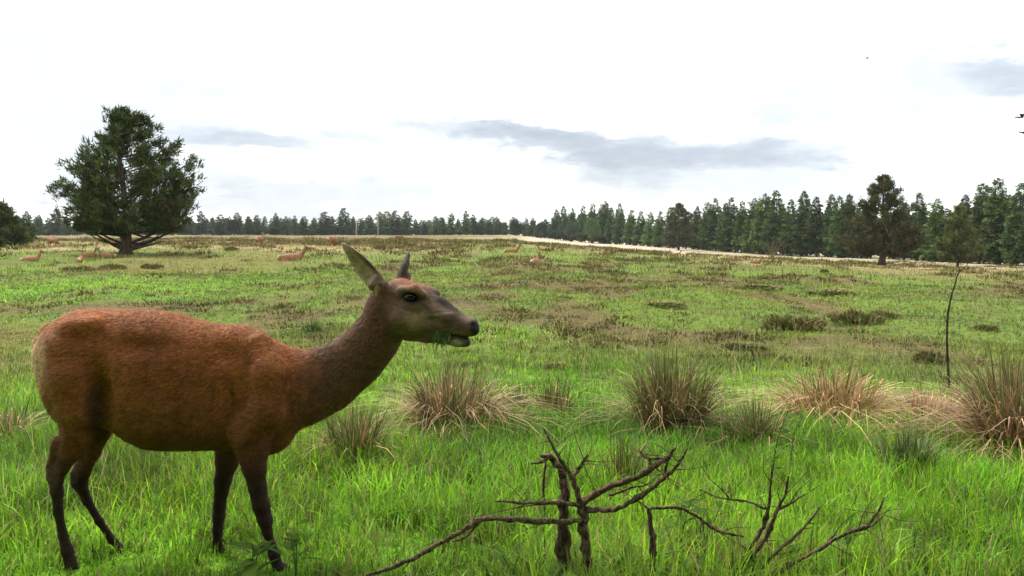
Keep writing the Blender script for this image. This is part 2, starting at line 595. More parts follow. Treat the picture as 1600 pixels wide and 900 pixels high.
def grass_set(n, d0, d1, h0, h1, wd, power, K, bend=(0.15, 0.7), cover=None, bare=None):
    x, y = scatter(n, d0, d1, power=power)
    # clump
    cl = fbm(x / 0.28, y / 0.28, 131, 2)
    keep = RNG.uniform(0, 1, n) < sstep(.28, .52, cl) * .8 + .3
    x, y = x[keep], y[keep]
    n = len(x)
    W = zones(x, y)
    cum = np.cumsum(W, 1)
    k = (RNG.uniform(0, 1, n)[:, None] > cum).sum(1).clip(0, 5)
    hz = 1 - np.isin(k, (4,)) * 0.55 - (k == 2) * 0.45
    keep = RNG.uniform(0, 1, n) < np.where(k == 4, 0.25, 1)
    x, y, k, hz = x[keep], y[keep], k[keep], hz[keep]
    n = len(x)
    tall = 0.6 + 0.8 * fbm(x / 0.9, y / 0.9, 141, 2)
    H = RNG.uniform(h0, h1, n) * hz * tall * np.interp(y, [3.6, 4.7, 6.5, 9, 12, 13], [.62, .95, .85, .5, .38, .38] if d1 < 20 else [1, 1, 1, 1, 1, 1])
    for lx, ly in ((-1.90, 3.83), (-1.72, 4.0), (-1.0, 3.83), (-1.3, 4.0)):      # trampled round the hooves
        H *= 1 - .68 * np.exp(-(((x - lx) / .16) ** 2 + ((y - ly + .12) / .26) ** 2))
    H *= 1 + .95 * sstep(4.0, 3.6, y) * sstep(-.15, .1, x) * sstep(1.9, 1.5, x)      # rank grass round the dead bushes
    c = jitter(ZC[k], .33)
    hi_ = RNG.uniform(0, 1, n) < .16
    c[hi_] *= np.array([1.75, 1.5, 1.2])
    dead = RNG.uniform(0, 1, n) < 0.07
    c[dead] = jitter(np.repeat(STRAW[None] * 0.85, dead.sum(), 0))
    # patchy yellow-green against blue-green
    pn = fbm(x / 1.6, y / 2.2, 151, 3)[:, None]
    c = c * (1 + (pn - .5) * np.array([1.1, 0.7, 0.3]))
    c = c * (.62 + .76 * fbm(x / .45, y / .6, 161, 2))[:, None]
    P = np.stack([x, y, gz(x, y) - 0.01], 1)
    az = RNG.uniform(0, 2 * math.pi, n)
    bd = RNG.uniform(*bend, n) ** 1.3
    tip = c * np.array([1.12, 1.04, 0.9]); bs = c * 0.6 + STRAW * 0.25
    Wd = wd * np.clip(y / 8.0, 0.75, 4) * RNG.uniform(0.7, 1.4, n)
    return blades(P, H, Wd, az, bd, np.clip(c, 0.01, .8), K, tip, bs)


parts = [grass_set(125000, 2.6, 7.0, 0.09, 0.27, 0.0085, 1.7, 3, bend=(.15, .95)),
         grass_set(90000, 6.0, 13.0, 0.09, 0.25, 0.0085, 1.7, 2, bend=(.15, .9))]
V, Q, T, C = merge(parts)
g1 = tag(link('meadow_grass', np_mesh('meadow_grass', V, Q, T, C, True), M_GRASS),
         'lush fresh green grass blades covering the near ground under the hind', 'grass', kind='stuff')
parts = [grass_set(130000, 12.0, 34.0, 0.04, 0.12, 0.010, 1.55, 2, bend=(.3, 1.3)),
         grass_set(60000, 30.0, 110.0, 0.10, 0.30, 0.012, 1.3, 1)]
V, Q, T, C = merge(parts)
g2 = tag(link('moor_grass', np_mesh('moor_grass', V, Q, T, C, True), M_GRASS),
         'short mottled green and straw moor grass of the open field behind the hind', 'grass', kind='stuff')

# seed stalks standing above the grass
n = 900
x, y = scatter(n, 4.2, 12)
P = np.stack([x, y, gz(x, y)], 1)
c = jitter(np.repeat((STRAW * 0.8 + GREEN * .3)[None], n, 0))
V, Q, T, C = blades(P, RNG.uniform(.3, .55, n), np.full(n, .0035) * (y / 6), RNG.uniform(0, 6.28, n), RNG.uniform(.1, .6, n), c, 4)
tag(link('seed_stalks', np_mesh('seed_stalks', V, Q, T, C, True), M_GRASS),
    'thin pale seed stalks rising above the near grass', 'grass', kind='stuff')


# ================================================================== implicit-surface modelling for the animals
class SDF:
    def __init__(s, lo, hi, h):
        s.lo = np.array(lo, float); s.h = h
        s.n = np.ceil((np.array(hi, float) - s.lo) / h).astype(int) + 1
        s.f = np.full(s.n, 60.0 * h, np.float32)

    def region(s, lo, hi):
        a = np.clip(np.floor((np.array(lo) - s.lo) / s.h).astype(int), 0, s.n)
        b = np.clip(np.ceil((np.array(hi) - s.lo) / s.h).astype(int) + 1, 0, s.n)
        sl = tuple(slice(a[i], b[i]) for i in range(3))
        ax = [(np.arange(a[i], b[i]) * s.h + s.lo[i]).astype(np.float32) for i in range(3)]
        return sl, ax[0][:, None, None], ax[1][None, :, None], ax[2][None, None, :]

    def put(s, sl, d, k, sub=False):
        f = s.f[sl]
        if sub:
            hh = np.clip(0.5 - 0.5 * (d + f) / k, 0, 1)
            s.f[sl] = f + (-d - f) * hh + k * hh * (1 - hh)
        else:
            hh = np.clip(0.5 + 0.5 * (d - f) / k, 0, 1)
            s.f[sl] = d + (f - d) * hh - k * hh * (1 - hh)

    def chain(s, pts, k=6.0, lat=None, sub=False):
        """pts: (x, y, z, r[, ys]) joined by tapered round cones; ys squeezes the thickness along y"""
        pts = [tuple(p) + ((1.0,) if len(p) == 4 else ()) for p in pts]
        if len(pts) == 1: pts = pts * 2
        first = True
        for A, B in zip(pts[:-1], pts[1:]):
            rm = max(A[3], B[3]) + k + 2 * s.h
            ym = max(A[3] * A[4], B[3] * B[4]) + k + 2 * s.h
            a = np.array(A[:3]); b = np.array(B[:3])
            lo = np.minimum(a, b) - [rm, max(ym, rm), rm]; hi = np.maximum(a, b) + [rm, max(ym, rm), rm]
            sl, X, Y, Z = s.region(lo, hi)
            ab = b - a; L2 = float(ab @ ab) + 1e-9
            t = np.clip(((X - a[0]) * ab[0] + (Y - a[1]) * ab[1] + (Z - a[2]) * ab[2]) / L2, 0, 1)
            ys = A[4] + (B[4] - A[4]) * t
            r = A[3] + (B[3] - A[3]) * t
            dx = X - a[0] - ab[0] * t; dy = (Y - a[1] - ab[1] * t) / ys; dz = Z - a[2] - ab[2] * t
            d = np.sqrt(dx * dx + dy * dy + dz * dz) - r
            d = d * np.minimum(1, ys)
            s.put(sl, d.astype(np.float32), k, sub)

    def ell(s, c, ax, rad, k=6.0, sub=False):
        """oriented ellipsoid: ax = 3 unit vectors"""
        c = np.array(c, float); m = max(rad) + k + 2 * s.h
        sl, X, Y, Z = s.region(c - m, c + m)
        X, Y, Z = X - c[0], Y - c[1], Z - c[2]
        q = [(X * a[0] + Y * a[1] + Z * a[2]) / r for a, r in zip(ax, rad)]
        d = (np.sqrt(q[0] ** 2 + q[1] ** 2 + q[2] ** 2) - 1) * min(rad)
        s.put(sl, d.astype(np.float32), k, sub)

    def mesh(s, relax=2):
        """naive surface nets"""
        f = s.f; n = f.shape
        ins = f < 0
        corners = [(i, j, k) for i in (0, 1) for j in (0, 1) for k in (0, 1)]
        sh = lambda A, c: A[c[0]:n[0] - 1 + c[0], c[1]:n[1] - 1 + c[1], c[2]:n[2] - 1 + c[2]]
        cnt = sum(sh(ins, c).astype(np.int8) for c in corners)
        act = (cnt > 0) & (cnt < 8)
        I, J, K = np.nonzero(act)
        vid = np.full(act.shape, -1, np.int32); vid[I, J, K] = np.arange(len(I))
        acc = np.zeros((len(I), 3)); num = np.zeros(len(I))
        val = {c: f[I + c[0], J + c[1], K + c[2]] for c in corners}
        for c in corners:
            for ax in range(3):
                if c[ax] == 0:
                    d = list(c); d[ax] = 1; d = tuple(d)
                    va, vb = val[c], val[d]
                    x = (va < 0) != (vb < 0)
                    t = np.where(x, va / np.where(x, va - vb, 1), 0)
                    p = np.array(c, float)[None, :].repeat(len(I), 0); p[:, ax] = t
                    acc += p * x[:, None]; num += x
        V = np.stack([I, J, K], 1) + acc / num[:, None]
        quads = []
        for ax in range(3):
            o = [a for a in range(3) if a != ax]
            sl0 = [slice(None)] * 3; sl1 = [slice(None)] * 3
            sl0[ax] = slice(0, -1); sl1[ax] = slice(1, None)
            cr = ins[tuple(sl0)] != ins[tuple(sl1)]
            cr[tuple(0 if a == o[0] else slice(None) for a in range(3))] = False
            cr[tuple(0 if a == o[1] else slice(None) for a in range(3))] = False
            lim = [slice(None)] * 3; 
            E = np.array(np.nonzero(cr)).T
            ok = (E[:, o[0]] < n[o[0]] - 1) & (E[:, o[1]] < n[o[1]] - 1)
            E = E[ok]
            e1 = np.zeros(3, int); e1[o[0]] = 1; e2 = np.zeros(3, int); e2[o[1]] = 1
            g = lambda P: vid[P[:, 0], P[:, 1], P[:, 2]]
            q = np.stack([g(E - e1 - e2), g(E - e2), g(E), g(E - e1)], 1)
            inside = ins[E[:, 0], E[:, 1], E[:, 2]]
            flip = inside if ax != 1 else ~inside
            q = np.where(flip[:, None], q, q[:, ::-1])
            quads.append(q)
        Qd = np.concatenate(quads)
        V = V * s.h + s.lo
        for _ in range(relax):
            acc = np.zeros_like(V); num = np.zeros(len(V))
            for a in range(4):
                b = (a + 1) % 4
                np.add.at(acc, Qd[:, a], V[Qd[:, b]]); np.add.at(num, Qd[:, a], 1)
                np.add.at(acc, Qd[:, b], V[Qd[:, a]]); np.add.at(num, Qd[:, b], 1)
            V = V * 0.5 + 0.5 * acc / num[:, None]
        return V, Qd


# ------------------------------------------------------------------ the red deer hind in front
D0 = 3.93                               # depth of the hind's middle plane
S = D0 / F                              # metres in one photo pixel on that plane
ORG = px_at(240, D0)                    # the thing's base on the ground


def L(px, py, v=0.0):
    """point of the hind: photo pixel + offset v (pixels' worth, + = away from the camera) from the middle plane"""
    p = at_depth(px, py, D0 + v * S)
    return np.array([(p.x - ORG.x) / S, v, p.z / S])


def LP(px, py, v, r, ys=1.0):
    p = L(px, py, v)
    return (p[0], p[1], p[2], r, ys)


HYAW = 0.36


def HP(px, py, b, r, ys=1.0):
    """head point: on the turned head axis, b = sideways (+ = far side)"""
    a = (px - 600 - b * math.sin(HYAW)) / math.cos(HYAW)
    v = -a * math.sin(HYAW) + b * math.cos(HYAW)
    return LP(px, py, v, r, ys)


def build_hind():
    lo = L(25, 915); hi = L(775, 362)
    g = SDF((lo[0], -92, lo[2] - 6), (hi[0], 92, hi[2]), 2.0)
    # --- trunk as a loft between its upper and lower outline
    top = [(48, 552), (51, 538), (57, 526), (68, 511), (84, 499), (102, 491), (120, 485), (145, 483.5), (180, 484), (215, 484), (248, 486), (275, 491), (303, 500), (341, 507.5), (380, 510), (403, 519), (418, 528), (440, 541), (462, 552), (490, 566), (510, 590)]
    bot = [(48, 552), (51, 566), (57, 584), (66, 610), (76, 636), (88, 655), (102, 664), (120, 668), (145, 668), (165, 664), (182, 671), (207, 688), (233, 700), (262, 702), (300, 702), (340, 701), (375, 702), (400, 706), (420, 707), (436, 696), (455, 676), (482, 645), (510, 600)]
    wid = [(48, 8), (51, 22), (57, 33), (68, 44), (90, 54), (120, 60), (160, 62), (210, 72), (260, 76), (310, 74), (350, 66), (390, 60), (420, 56), (450, 48), (480, 38), (510, 22)]
    wid = [(x, wv_ * .92) for x, wv_ in wid]
    fix = lambda pts: [(x + 11 * float(sstep(130, 50, x)), y) for x, y in pts]     # the near flank forms the rear outline
    top, bot, wid = fix(top), fix(bot), fix(wid)
    tw = np.array([L(*p) for p in top]); bw = np.array([L(*p) for p in bot])
    ww = np.array([(L(p[0], 590)[0], p[1]) for p in wid])
    sl, X, Y, Z = g.region((tw[0, 0] - 8, -92, bw[:, 2].min() - 10), (tw[-1, 0], 92, tw[:, 2].max() + 10))
    xs = X[:, 0, 0]

    def smooth_interp(x, xp, fp):
        e = [np.interp(x + o, xp, fp) for o in (-5, -2.5, 0, 2.5, 5)]
        return sum(e) / 5
    Tz = smooth_interp(xs, tw[:, 0], tw[:, 2]); Bz = smooth_interp(xs, bw[:, 0], bw[:, 2]); Wy = smooth_interp(xs, ww[:, 0], ww[:, 1])
    h = np.maximum((Tz - Bz) / 2, 2)[:, None, None]; c = ((Tz + Bz) / 2)[:, None, None]; wy = Wy[:, None, None]
    q = ((np.abs(Z - c) / h) ** 2.35 + (np.abs(Y) / wy) ** 2.35) ** (1 / 2.35)
    q = q * (1 + .012 * np.sin(X / 5.2 + Z / 26.0) * np.clip((X - tw[9, 0]) / 30, 0, 1) * np.clip((tw[13, 0] - X) / 30, 0, 1) * (np.abs(Y) > 25) * np.clip(1 - np.abs(Z - c + 8) / 70, 0, 1))   # ribs under the coat
    d = (q - 1) * np.minimum(h, wy)
    d = np.where((X < tw[0, 0] - 1) | (X > tw[-1, 0] - 3), 60, d)
    g.put(sl, d.astype(np.float32), 4)
    # --- haunches, hip bones, shoulders
    for sd in (-1, 1):
        g.chain([LP(103, 547, 32 * sd, 32, .9), LP(112, 592, 43 * sd, 33, .8), LP(124, 640, 45 * sd, 29, .75)], 10)
        g.chain([LP(150, 508, 37 * sd, 13), LP(112, 514, 34 * sd, 15)], 9)
        g.chain([LP(408, 538, 28 * sd, 17, .8), LP(424, 585, 47 * sd, 26, .72), LP(420, 640, 51 * sd, 27, .65)], 8)
        g.chain([LP(420, 640, 50 * sd, 24, .7), LP(386, 678, 46 * sd, 23, .7)], 10)
        g.ell(L(160, 626, 63 * sd), np.eye(3), (17, 20, 52), 14, sub=True)     # hollow before the thigh
        g.ell(L(357, 636, 72 * sd), np.eye(3), (9, 24, 46), 9, sub=True)
        g.ell(L(212, 542, 75 * sd), np.eye(3), (58, 20, 15), 12, sub=True)     # loin
        g.chain([LP(404, 524, 14 * sd, 7), LP(426, 558, 43 * sd, 8), LP(446, 606, 50 * sd, 9)], 5)   # edge of the shoulder blade      # crease behind the elbow
        g.ell(L(352, 550, 70 * sd), np.eye(3), (30, 26, 24), 14, sub=True)     # behind the shoulder blade
    g.chain([LP(432, 642, 0, 46, .85), LP(425, 670, 0, 36, .9)], 14)           # brisket
    # --- neck
    g.chain([LP(440, 604, 0, 58, .7), LP(474, 607, 0, 52, .66), LP(516, 590, 0, 44.5, .62), LP(559, 560, -2, 37, .66), LP(586, 529, -3, 34, .72), LP(605, 498, -4, 36, .7)], 16)
    # --- head
    g.chain([HP(611, 478, 0, 37, .68), HP(622, 484, 0, 38, .7), HP(646, 487, 0, 36, .62)], 8)        # braincase to cheek
    g.chain([HP(628, 458, 0, 23, .95), HP(655, 466, 0, 21, .95)], 8)                                  # brow
    g.chain([HP(646, 488, 0, 34, .6), HP(682, 496, 0, 29, .55), HP(704, 502.5, 0, 19, .7), HP(722, 509, 0, 15, .88), HP(733, 512, 0, 12.5, 1.0)], 8)
    g.chain([HP(737, 509, 0, 10, 1.15), HP(740, 515, 0, 8.5, 1.15)], 8)
    g.chain([HP(640, 514, 0, 19, .9), HP(668, 520, 0, 15, .85), HP(692, 527, 0, 9.5, 1.05), HP(714, 532.5, 0, 8.5, 1.15), HP(728, 535, 0, 7.5, 1.2)], 5)   # lower jaw
    for sd in (-1, 1):
        g.chain([HP(628, 498, 17 * sd, 18), HP(650, 506, 15 * sd, 14)], 10)                            # cheek muscle
        g.chain([HP(628, 455, 22 * sd, 8), HP(648, 452, 21 * sd, 7), HP(662, 461, 18 * sd, 6)], 6)     # brow ridge
        g.chain([HP(636, 476, 21 * sd, 7), HP(660, 478, 17 * sd, 6)], 7)                               # under the eye
        g.chain([HP(672, 486, 12 * sd, 8), HP(706, 496, 9 * sd, 7)], 8)                                # muzzle side
        g.ell(np.array(HP(641, 464.5, 29 * sd, 1)[:3]), np.eye(3), (10, 8, 6.5), 4, sub=True)          # eye socket
        g.ell(np.array(HP(739 , 508.5, 12 * sd, 1)[:3]), np.eye(3), (5, 5, 3.2), 2, sub=True)          # nostril
    g.chain([HP(680, 459, 15, 8), HP(664, 453, 14, 8)], 7)
    # mouth: a slit opened toward the front
    g.chain([HP(699, 521.5, -16, 1.6), HP(716, 525.5, -14, 2.2), HP(742, 531, -10, 2.0)], 1.5, sub=True)
    g.chain([HP(699, 521.5, 0, 1.6), HP(716, 525.5, 0, 2.2), HP(744, 531, 0, 2.2)], 1.5, sub=True)
    g.chain([HP(699, 521.5, 16, 1.6), HP(716, 525.5, 14, 2.2), HP(742, 531, 10, 2.0)], 1.5, sub=True)
    # --- ears: hollow leaf-shaped cups
    def ear(base, tip, face, wid_):
        base = np.array(base); tip = np.array(tip)
        u = tip - base; ln = np.linalg.norm(u); u /= ln
        face = np.array(face, float); face -= u * (face @ u); face /= np.linalg.norm(face)
        sde = np.cross(u, face)
        N = 7
        for j in range(N):
            t = j / (N - 1)
            pass
        cen = base + u * ln * 0.47
        g.ell(base + u * ln * .38, (u, sde, face), (ln * 0.45, wid_, wid_ * 0.55), 4)
        g.ell(base + u * ln * .58, (u, sde, face), (ln * 0.42, wid_ * .66, wid_ * 0.34), 6)
        g.ell(base + u * ln * .80, (u, sde, face), (ln * 0.27, wid_ * .26, wid_ * 0.18), 5)
        g.ell(base + u * ln * .42 + face * wid_ * 0.42, (u, sde, face), (ln * 0.40, wid_ * 0.80, wid_ * 0.50), 2.5, sub=True)
        g.ell(base + u * ln * .62 + face * wid_ * 0.36, (u, sde, face), (ln * 0.36, wid_ * 0.48, wid_ * 0.36), 2.5, sub=True)
        g.chain([tuple(base - u * 7) + (9.5,), tuple(base + u * 10) + (11,)], 6)
    ear(HP(596, 450, -22, 1)[:3], HP(542, 388, -42, 1)[:3], (-0.35, -0.9, -0.25), 14.2)
    ear(HP(629, 442, 22, 1)[:3], HP(638, 399, 36, 1)[:3], (0.75, 0.1, 0.2), 15)
    # --- legs
    NV, FV = -36, 36
    g.chain([LP(120, 640, NV, 32, .7), LP(122, 672, NV, 25, .75), LP(112, 702, NV, 17.5, .8), LP(97, 730, NV, 10.5, .8), LP(87, 747, NV, 11, .8), LP(89, 768, NV, 8.8, .85), LP(91, 800, NV, 6.8, .9), LP(99, 838, NV, 6.6), LP(105, 860, NV, 8.8), LP(109, 876, NV, 8), LP(113, 888, NV, 10)], 5)
    g.chain([LP(92, 690, NV, 9), LP(79, 728, NV, 5.5), LP(80, 742, NV, 6.5)], 6)                       # heel tendon
    g.chain([LP(109, 893, NV, 10), LP(122, 897, NV, 8)], 3)
    g.chain([LP(148, 640, FV, 30, .7), LP(155, 672, FV, 19, .8), LP(143, 706, FV, 13.5, .8), LP(130, 736, FV, 11.5, .8), LP(125, 755, FV, 11, .8), LP(136, 782, FV, 6.8, .85), LP(155, 814, FV, 6, .9), LP(177, 846, FV, 6), LP(187, 860, FV, 8.6), LP(192, 872, FV, 9)], 5)
    g.chain([LP(134, 704, FV, 8), LP(116, 740, FV, 5), LP(117, 754, FV, 6)], 6)
    g.chain([LP(191, 874, FV, 9), LP(203, 877, FV, 7)], 3)
    g.chain([LP(392, 668, NV, 34, .7), LP(394, 700, NV, 25.5, .7), LP(397, 730, NV, 18, .8), LP(402, 760, NV, 13.5, .85), LP(408, 790, NV, 13, .9), LP(414, 812, NV, 11, .9), LP(418, 832, NV, 7.2), LP(424, 852, NV, 6.4), LP(428, 866, NV, 8.4), LP(432, 878, NV, 8)], 5)
    g.chain([LP(434, 886, NV, 9.5), LP(446, 890, NV, 8)], 3)
    g.chain([LP(362, 690, FV, 30, .7), LP(355, 720, FV, 18, .8), LP(348, 752, FV, 13, .85), LP(343, 790, FV, 9.5, .9), LP(342, 806, FV, 9.5), LP(340, 828, FV, 7.6), LP(340, 850, FV, 7), LP(341, 862, FV, 8.4), LP(344, 872, FV, 8)], 5)
    g.chain([LP(346, 876, FV, 9), LP(357, 879, FV, 7.5)], 3)
    # --- short tail lying on the rump
    g.chain([LP(76, 514, 0, 9), LP(62, 535, 0, 8, .8), LP(59, 556, 0, 5)], 4)
    return g.mesh(2)


hV, hQ = build_hind()
hW = np.stack([hV[:, 0] * S + ORG.x, hV[:, 1] * S + D0, hV[:, 2] * S], 1)        # world, for painting the coat pattern
hpx, hpy = project(hW)


def patch(px, py, cx, cy, rx, ry, rot=0.0, soft=0.6):
    c, s_ = math.cos(rot), math.sin(rot)
    dx, dy = px - cx, py - cy
    u = (dx * c + dy * s_) / rx; v = (-dx * s_ + dy * c) / ry
    return 1 - sstep(1 - soft, 1 + soft * .3, np.sqrt(u * u + v * v))


def hind_coat(W, px, py):
    n = fbm(W[:, 0] * 28, W[:, 2] * 28 + W[:, 1] * 19, 300, 3)
    n = np.where(px > 590, fbm(W[:, 0] * 70, W[:, 2] * 120 + W[:, 1] * 50, 305, 3), n)
    nb = fbm(W[:, 0] * 7 + W[:, 1] * 5, W[:, 2] * 7, 310, 3)
    c = np.repeat(np.array([[0.205, 0.068, 0.0175]]), len(px), 0)

    def lay(w_, colr):
        nonlocal c
        w_ = np.clip(w_, 0, 1)[:, None]
        c = c * (1 - w_) + np.array(colr) * w_
    lay(0.6 * sstep(.40, .65, nb), (0.150, 0.049, 0.0125))
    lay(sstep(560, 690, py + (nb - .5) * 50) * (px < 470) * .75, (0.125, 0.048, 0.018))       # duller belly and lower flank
    lay(.5 * patch(px, py, 125, 495, 100, 22), (0.27, 0.085, 0.018))
    lay(sstep(430, 520, px + (nb - .5) * 40) * .85, (0.082, 0.044, 0.024))                      # neck
    lay(sstep(520, 600, px) * sstep(470, 590, py) * .4, (0.060, 0.034, 0.0185))  # throat shadow painted on the underside of the neck
    lay(sstep(596, 626, px + (n - .5) * 12) * .9, (0.094, 0.060, 0.040))                        # face
    lay(.9 * patch(px, py, 632, 438, 40, 13, 0.25), (0.18, 0.065, 0.028))                        # forehead
    lay(.65 * patch(px, py, 652, 500, 26, 22), (0.185, 0.13, 0.066))                           # cheek
    lay(.55 * patch(px, py, 640, 484, 17, 8), (0.125, 0.082, 0.052))
    lay(.9 * patch(px, py, 698, 474, 32, 9.5, 0.62), (0.012, 0.009, 0.009))                     # dark bridge
    lay(.7 * patch(px, py, 712, 506, 26, 13, 0.3), (0.062, 0.034, 0.025))
    lay(.6 * patch(px, py, 678, 495, 14, 4.5, -0.3), (0.035, 0.022, 0.018))
    lay(.8 * patch(px, py, 690, 490, 18, 3, -0.15), (0.21, 0.14, 0.10))
    lay(.6 * patch(px, py, 706, 518, 24, 4, 0.22), (0.16, 0.10, 0.075))
    lay(.6 * patch(px, py, 646, 452, 22, 6, 0.2), (0.20, 0.10, 0.055))
    lay(.95 * patch(px, py, 643, 466, 19, 11, 0.25, .45), (0.012, 0.009, 0.008))
    lay(.7 * patch(px, py, 664, 478, 16, 4, 0.7), (0.03, 0.02, 0.016))                       # round the eye
    lay(patch(px, py, 744, 511, 11.5, 14, 0.25, .4), (0.012, 0.011, 0.012))                       # nose
    lay(.9 * patch(px, py, 713, 536.5, 11, 6, 0.1), (0.24, 0.22, 0.175))                         # chin
    lay(.9 * patch(px, py, 733, 535, 9, 6), (0.03, 0.025, 0.024))
    lay(sstep(.2, 1, patch(px, py, 718, 526, 26, 3.2, 0.22, .4)), (0.02, 0.014, 0.012))         # inside of the mouth
    # ears
    e = (py < 446 - (px - 560) * 0.1) * (px < 606) * (px > 520)
    ear_t = ((px - 570) * 0.70 + -(py - 414) * 0.714 * 1.0)      # across the near ear: + = front/upper edge
    lay(e * sstep(1, 8, ear_t) * .95, (0.022, 0.015, 0.012))
    lay(e * sstep(6, -1, ear_t) * .95, (0.33, 0.24, 0.17))
    lay(e * patch(px, py, 592, 439, 14, 12) * .8, (0.085, 0.06, 0.042))
    lay(sstep(437, 430, py) * (px > 618) * (px < 652) * .9, (0.055, 0.04, 0.035))
    lay(.7 * patch(px, py, 589, 452, 5, 12, 0.0), (0.36, 0.28, 0.19))
    # legs
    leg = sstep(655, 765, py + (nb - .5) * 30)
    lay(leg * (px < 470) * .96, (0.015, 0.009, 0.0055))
    lay(.75 * patch(px, py, 152, 640, 22, 60), (0.045, 0.020, 0.009))  # shade of the flank hollow before the thigh, painted into the coat
    lay(.6 * patch(px, py, 82, 742, 14, 26), (0.08, 0.045, 0.024))
    hoof = sstep(874, 882, py) * (px < 470)
    lay(hoof, (0.02, 0.017, 0.015))
    # pale rump patch round the tail
    lay(sstep(30, 4, px - 50 + np.abs(py - 560) * .16 + (n - .5) * 22) * sstep(500, 525, py) * sstep(650, 610, py), (0.70, 0.50, 0.30))
    lay(.5 * sstep(60, 20, px - 50 + (n - .5) * 40) * sstep(492, 520, py) * sstep(660, 560, py), (0.26, 0.12, 0.045))
    # highlight along the shoulder-blade ridge, painted into the coat
    lay(.38 * patch(px, py, 424, 555, 46, 6, 1.05), (0.27, 0.12, 0.042))
    gain = 1.22 + .08 * sstep(596, 620, px)
    return c * (0.80 + 0.40 * n)[:, None] * np.asarray(gain)[:, None]


hC = hind_coat(hW, hpx, hpy)


def coat_material(name, fur=True):
    m, b = new_mat(name)
    a = b.node('ShaderNodeAttribute'); a.attribute_name = 'Col'
    tcn = b.node('ShaderNodeTexCoord')
    mp = b.node('ShaderNodeMapping'); mp.inputs['Scale'].default_value = (0.35, 1, 1); mp.inputs['Rotation'].default_value = (0, 0.5, 0)
    b.link(tcn.outputs['Object'], mp.inputs[0])
    n = b.noise(mp.outputs[0], 75, 5, 0.7)
    n2 = b.noise(tcn.outputs['Object'], 22, 3, 0.6)
    f = b.math('MULTIPLY', b.maprange(n.outputs[0], 0.3, 0.7, 0.72, 1.28, False), b.maprange(n2.outputs[0], 0.3, 0.7, 0.85, 1.15, False))
    hv = b.node('ShaderNodeHueSaturation'); b.link(f, hv.inputs['Value']); b.link(a.outputs['Color'], hv.inputs['Color'])
    p = b.node('ShaderNodeBsdfPrincipled'); b.link(hv.outputs[0], p.inputs['Base Color'])
    p.inputs['Roughness'].default_value = 0.62
    p.inputs['Specular IOR Level'].default_value = 0.14
    bp = b.node('ShaderNodeBump'); bp.inputs['Strength'].default_value = 0.55; bp.inputs['Distance'].default_value = 0.006
    b.link(n.outputs[0], bp.inputs['Height']); b.link(bp.outputs[0], p.inputs['Normal'])
    o = b.node('ShaderNodeOutputMaterial'); b.link(p.outputs[0], o.inputs[0])
    return m


M_COAT = coat_material('deer_coat')
M_EYE = plain('wet_dark_eye', (0.008, 0.005, 0.004), 0.12, 0.22, 0.0)
M_NOSE = plain('wet_nose', (0.016, 0.014, 0.014), 0.28, 0.6, 0.2)

hind = empty('red_deer', ORG, 'red-brown hind standing side-on in the near grass, chewing a mouthful of grass', 'deer')
hind.location.z = 0.0
VL = hV * S; VL[:, 1] += 0.0
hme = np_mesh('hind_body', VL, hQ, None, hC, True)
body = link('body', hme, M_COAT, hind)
# ---- coat hair: short strands lying along the body
hme.calc_loop_triangles()
nrm = np.zeros(len(VL) * 3, np.float32); hme.vertices.foreach_get('normal', nrm); nrm = nrm.reshape(-1, 3)
tri = np.concatenate([hQ[:, [0, 1, 2]], hQ[:, [0, 2, 3]]])
ar = np.linalg.norm(np.cross(VL[tri[:, 1]] - VL[tri[:, 0]], VL[tri[:, 2]] - VL[tri[:, 0]]), axis=1)
NH = 95000
ti = RNG.choice(len(tri), NH, p=ar / ar.sum())
bw_ = RNG.dirichlet((1, 1, 1), NH)
Ph = (VL[tri[ti]] * bw_[:, :, None]).sum(1); Nh = nrm[tri[ti, 0]]; Ch = (hC[tri[ti]] * bw_[:, :, None]).sum(1)
hp = (hpx[tri[ti, 0]], hpy[tri[ti, 0]])
keep = ~((hp[0] > 724) & (hp[1] > 492)) & (np.hypot((hp[0] - 641) / 14, (hp[1] - 464) / 8) > 1)
Ph, Nh, Ch = Ph[keep], Nh[keep], Ch[keep]; hx, hy = hp[0][keep], hp[1][keep]
head = sstep(590, 630, hx); legm = sstep(690, 740, hy)
flow = np.stack([-1.0 - 0 * hx, 0 * hx, -0.55 - 1.6 * legm - 0 * hx], 1)
flow[:, 2] += -0.6 * sstep(440, 520, hx) * (1 - head)
flow += RNG.normal(0, .28, flow.shape)
flow -= Nh * (flow * Nh).sum(1)[:, None]
flow /= np.linalg.norm(flow, axis=1)[:, None] + 1e-6
ln = (0.019 * (1 - .68 * head) * (1 - .6 * legm)) * RNG.uniform(.6, 1.3, len(hx))
ear_m = (hy < 440) & (hx < 604)
ln = np.where(ear_m, .008, ln)
dirn = flow + Nh * RNG.uniform(.14, .45, len(hx))[:, None]
sidev = np.cross(Nh, flow)
wv = (0.0014 + 0.0012 * RNG.uniform(0, 1, len(hx)) * (1 - head))[:, None]
Vh = np.stack([Ph - sidev * wv - Nh * .0006, Ph + sidev * wv - Nh * .0006, Ph + dirn * ln[:, None]], 1).reshape(-1, 3)
Ch = Ch * RNG.uniform(.5, 1.6, len(hx))[:, None]
Chv = np.repeat(np.clip(Ch, .004, .8), 3, 0)
hair = tag(link('coat_hair', np_mesh('coat_hair', Vh, None, np.arange(len(Vh)).reshape(-1, 3), Chv, False), M_COAT, hind), kind='stuff')


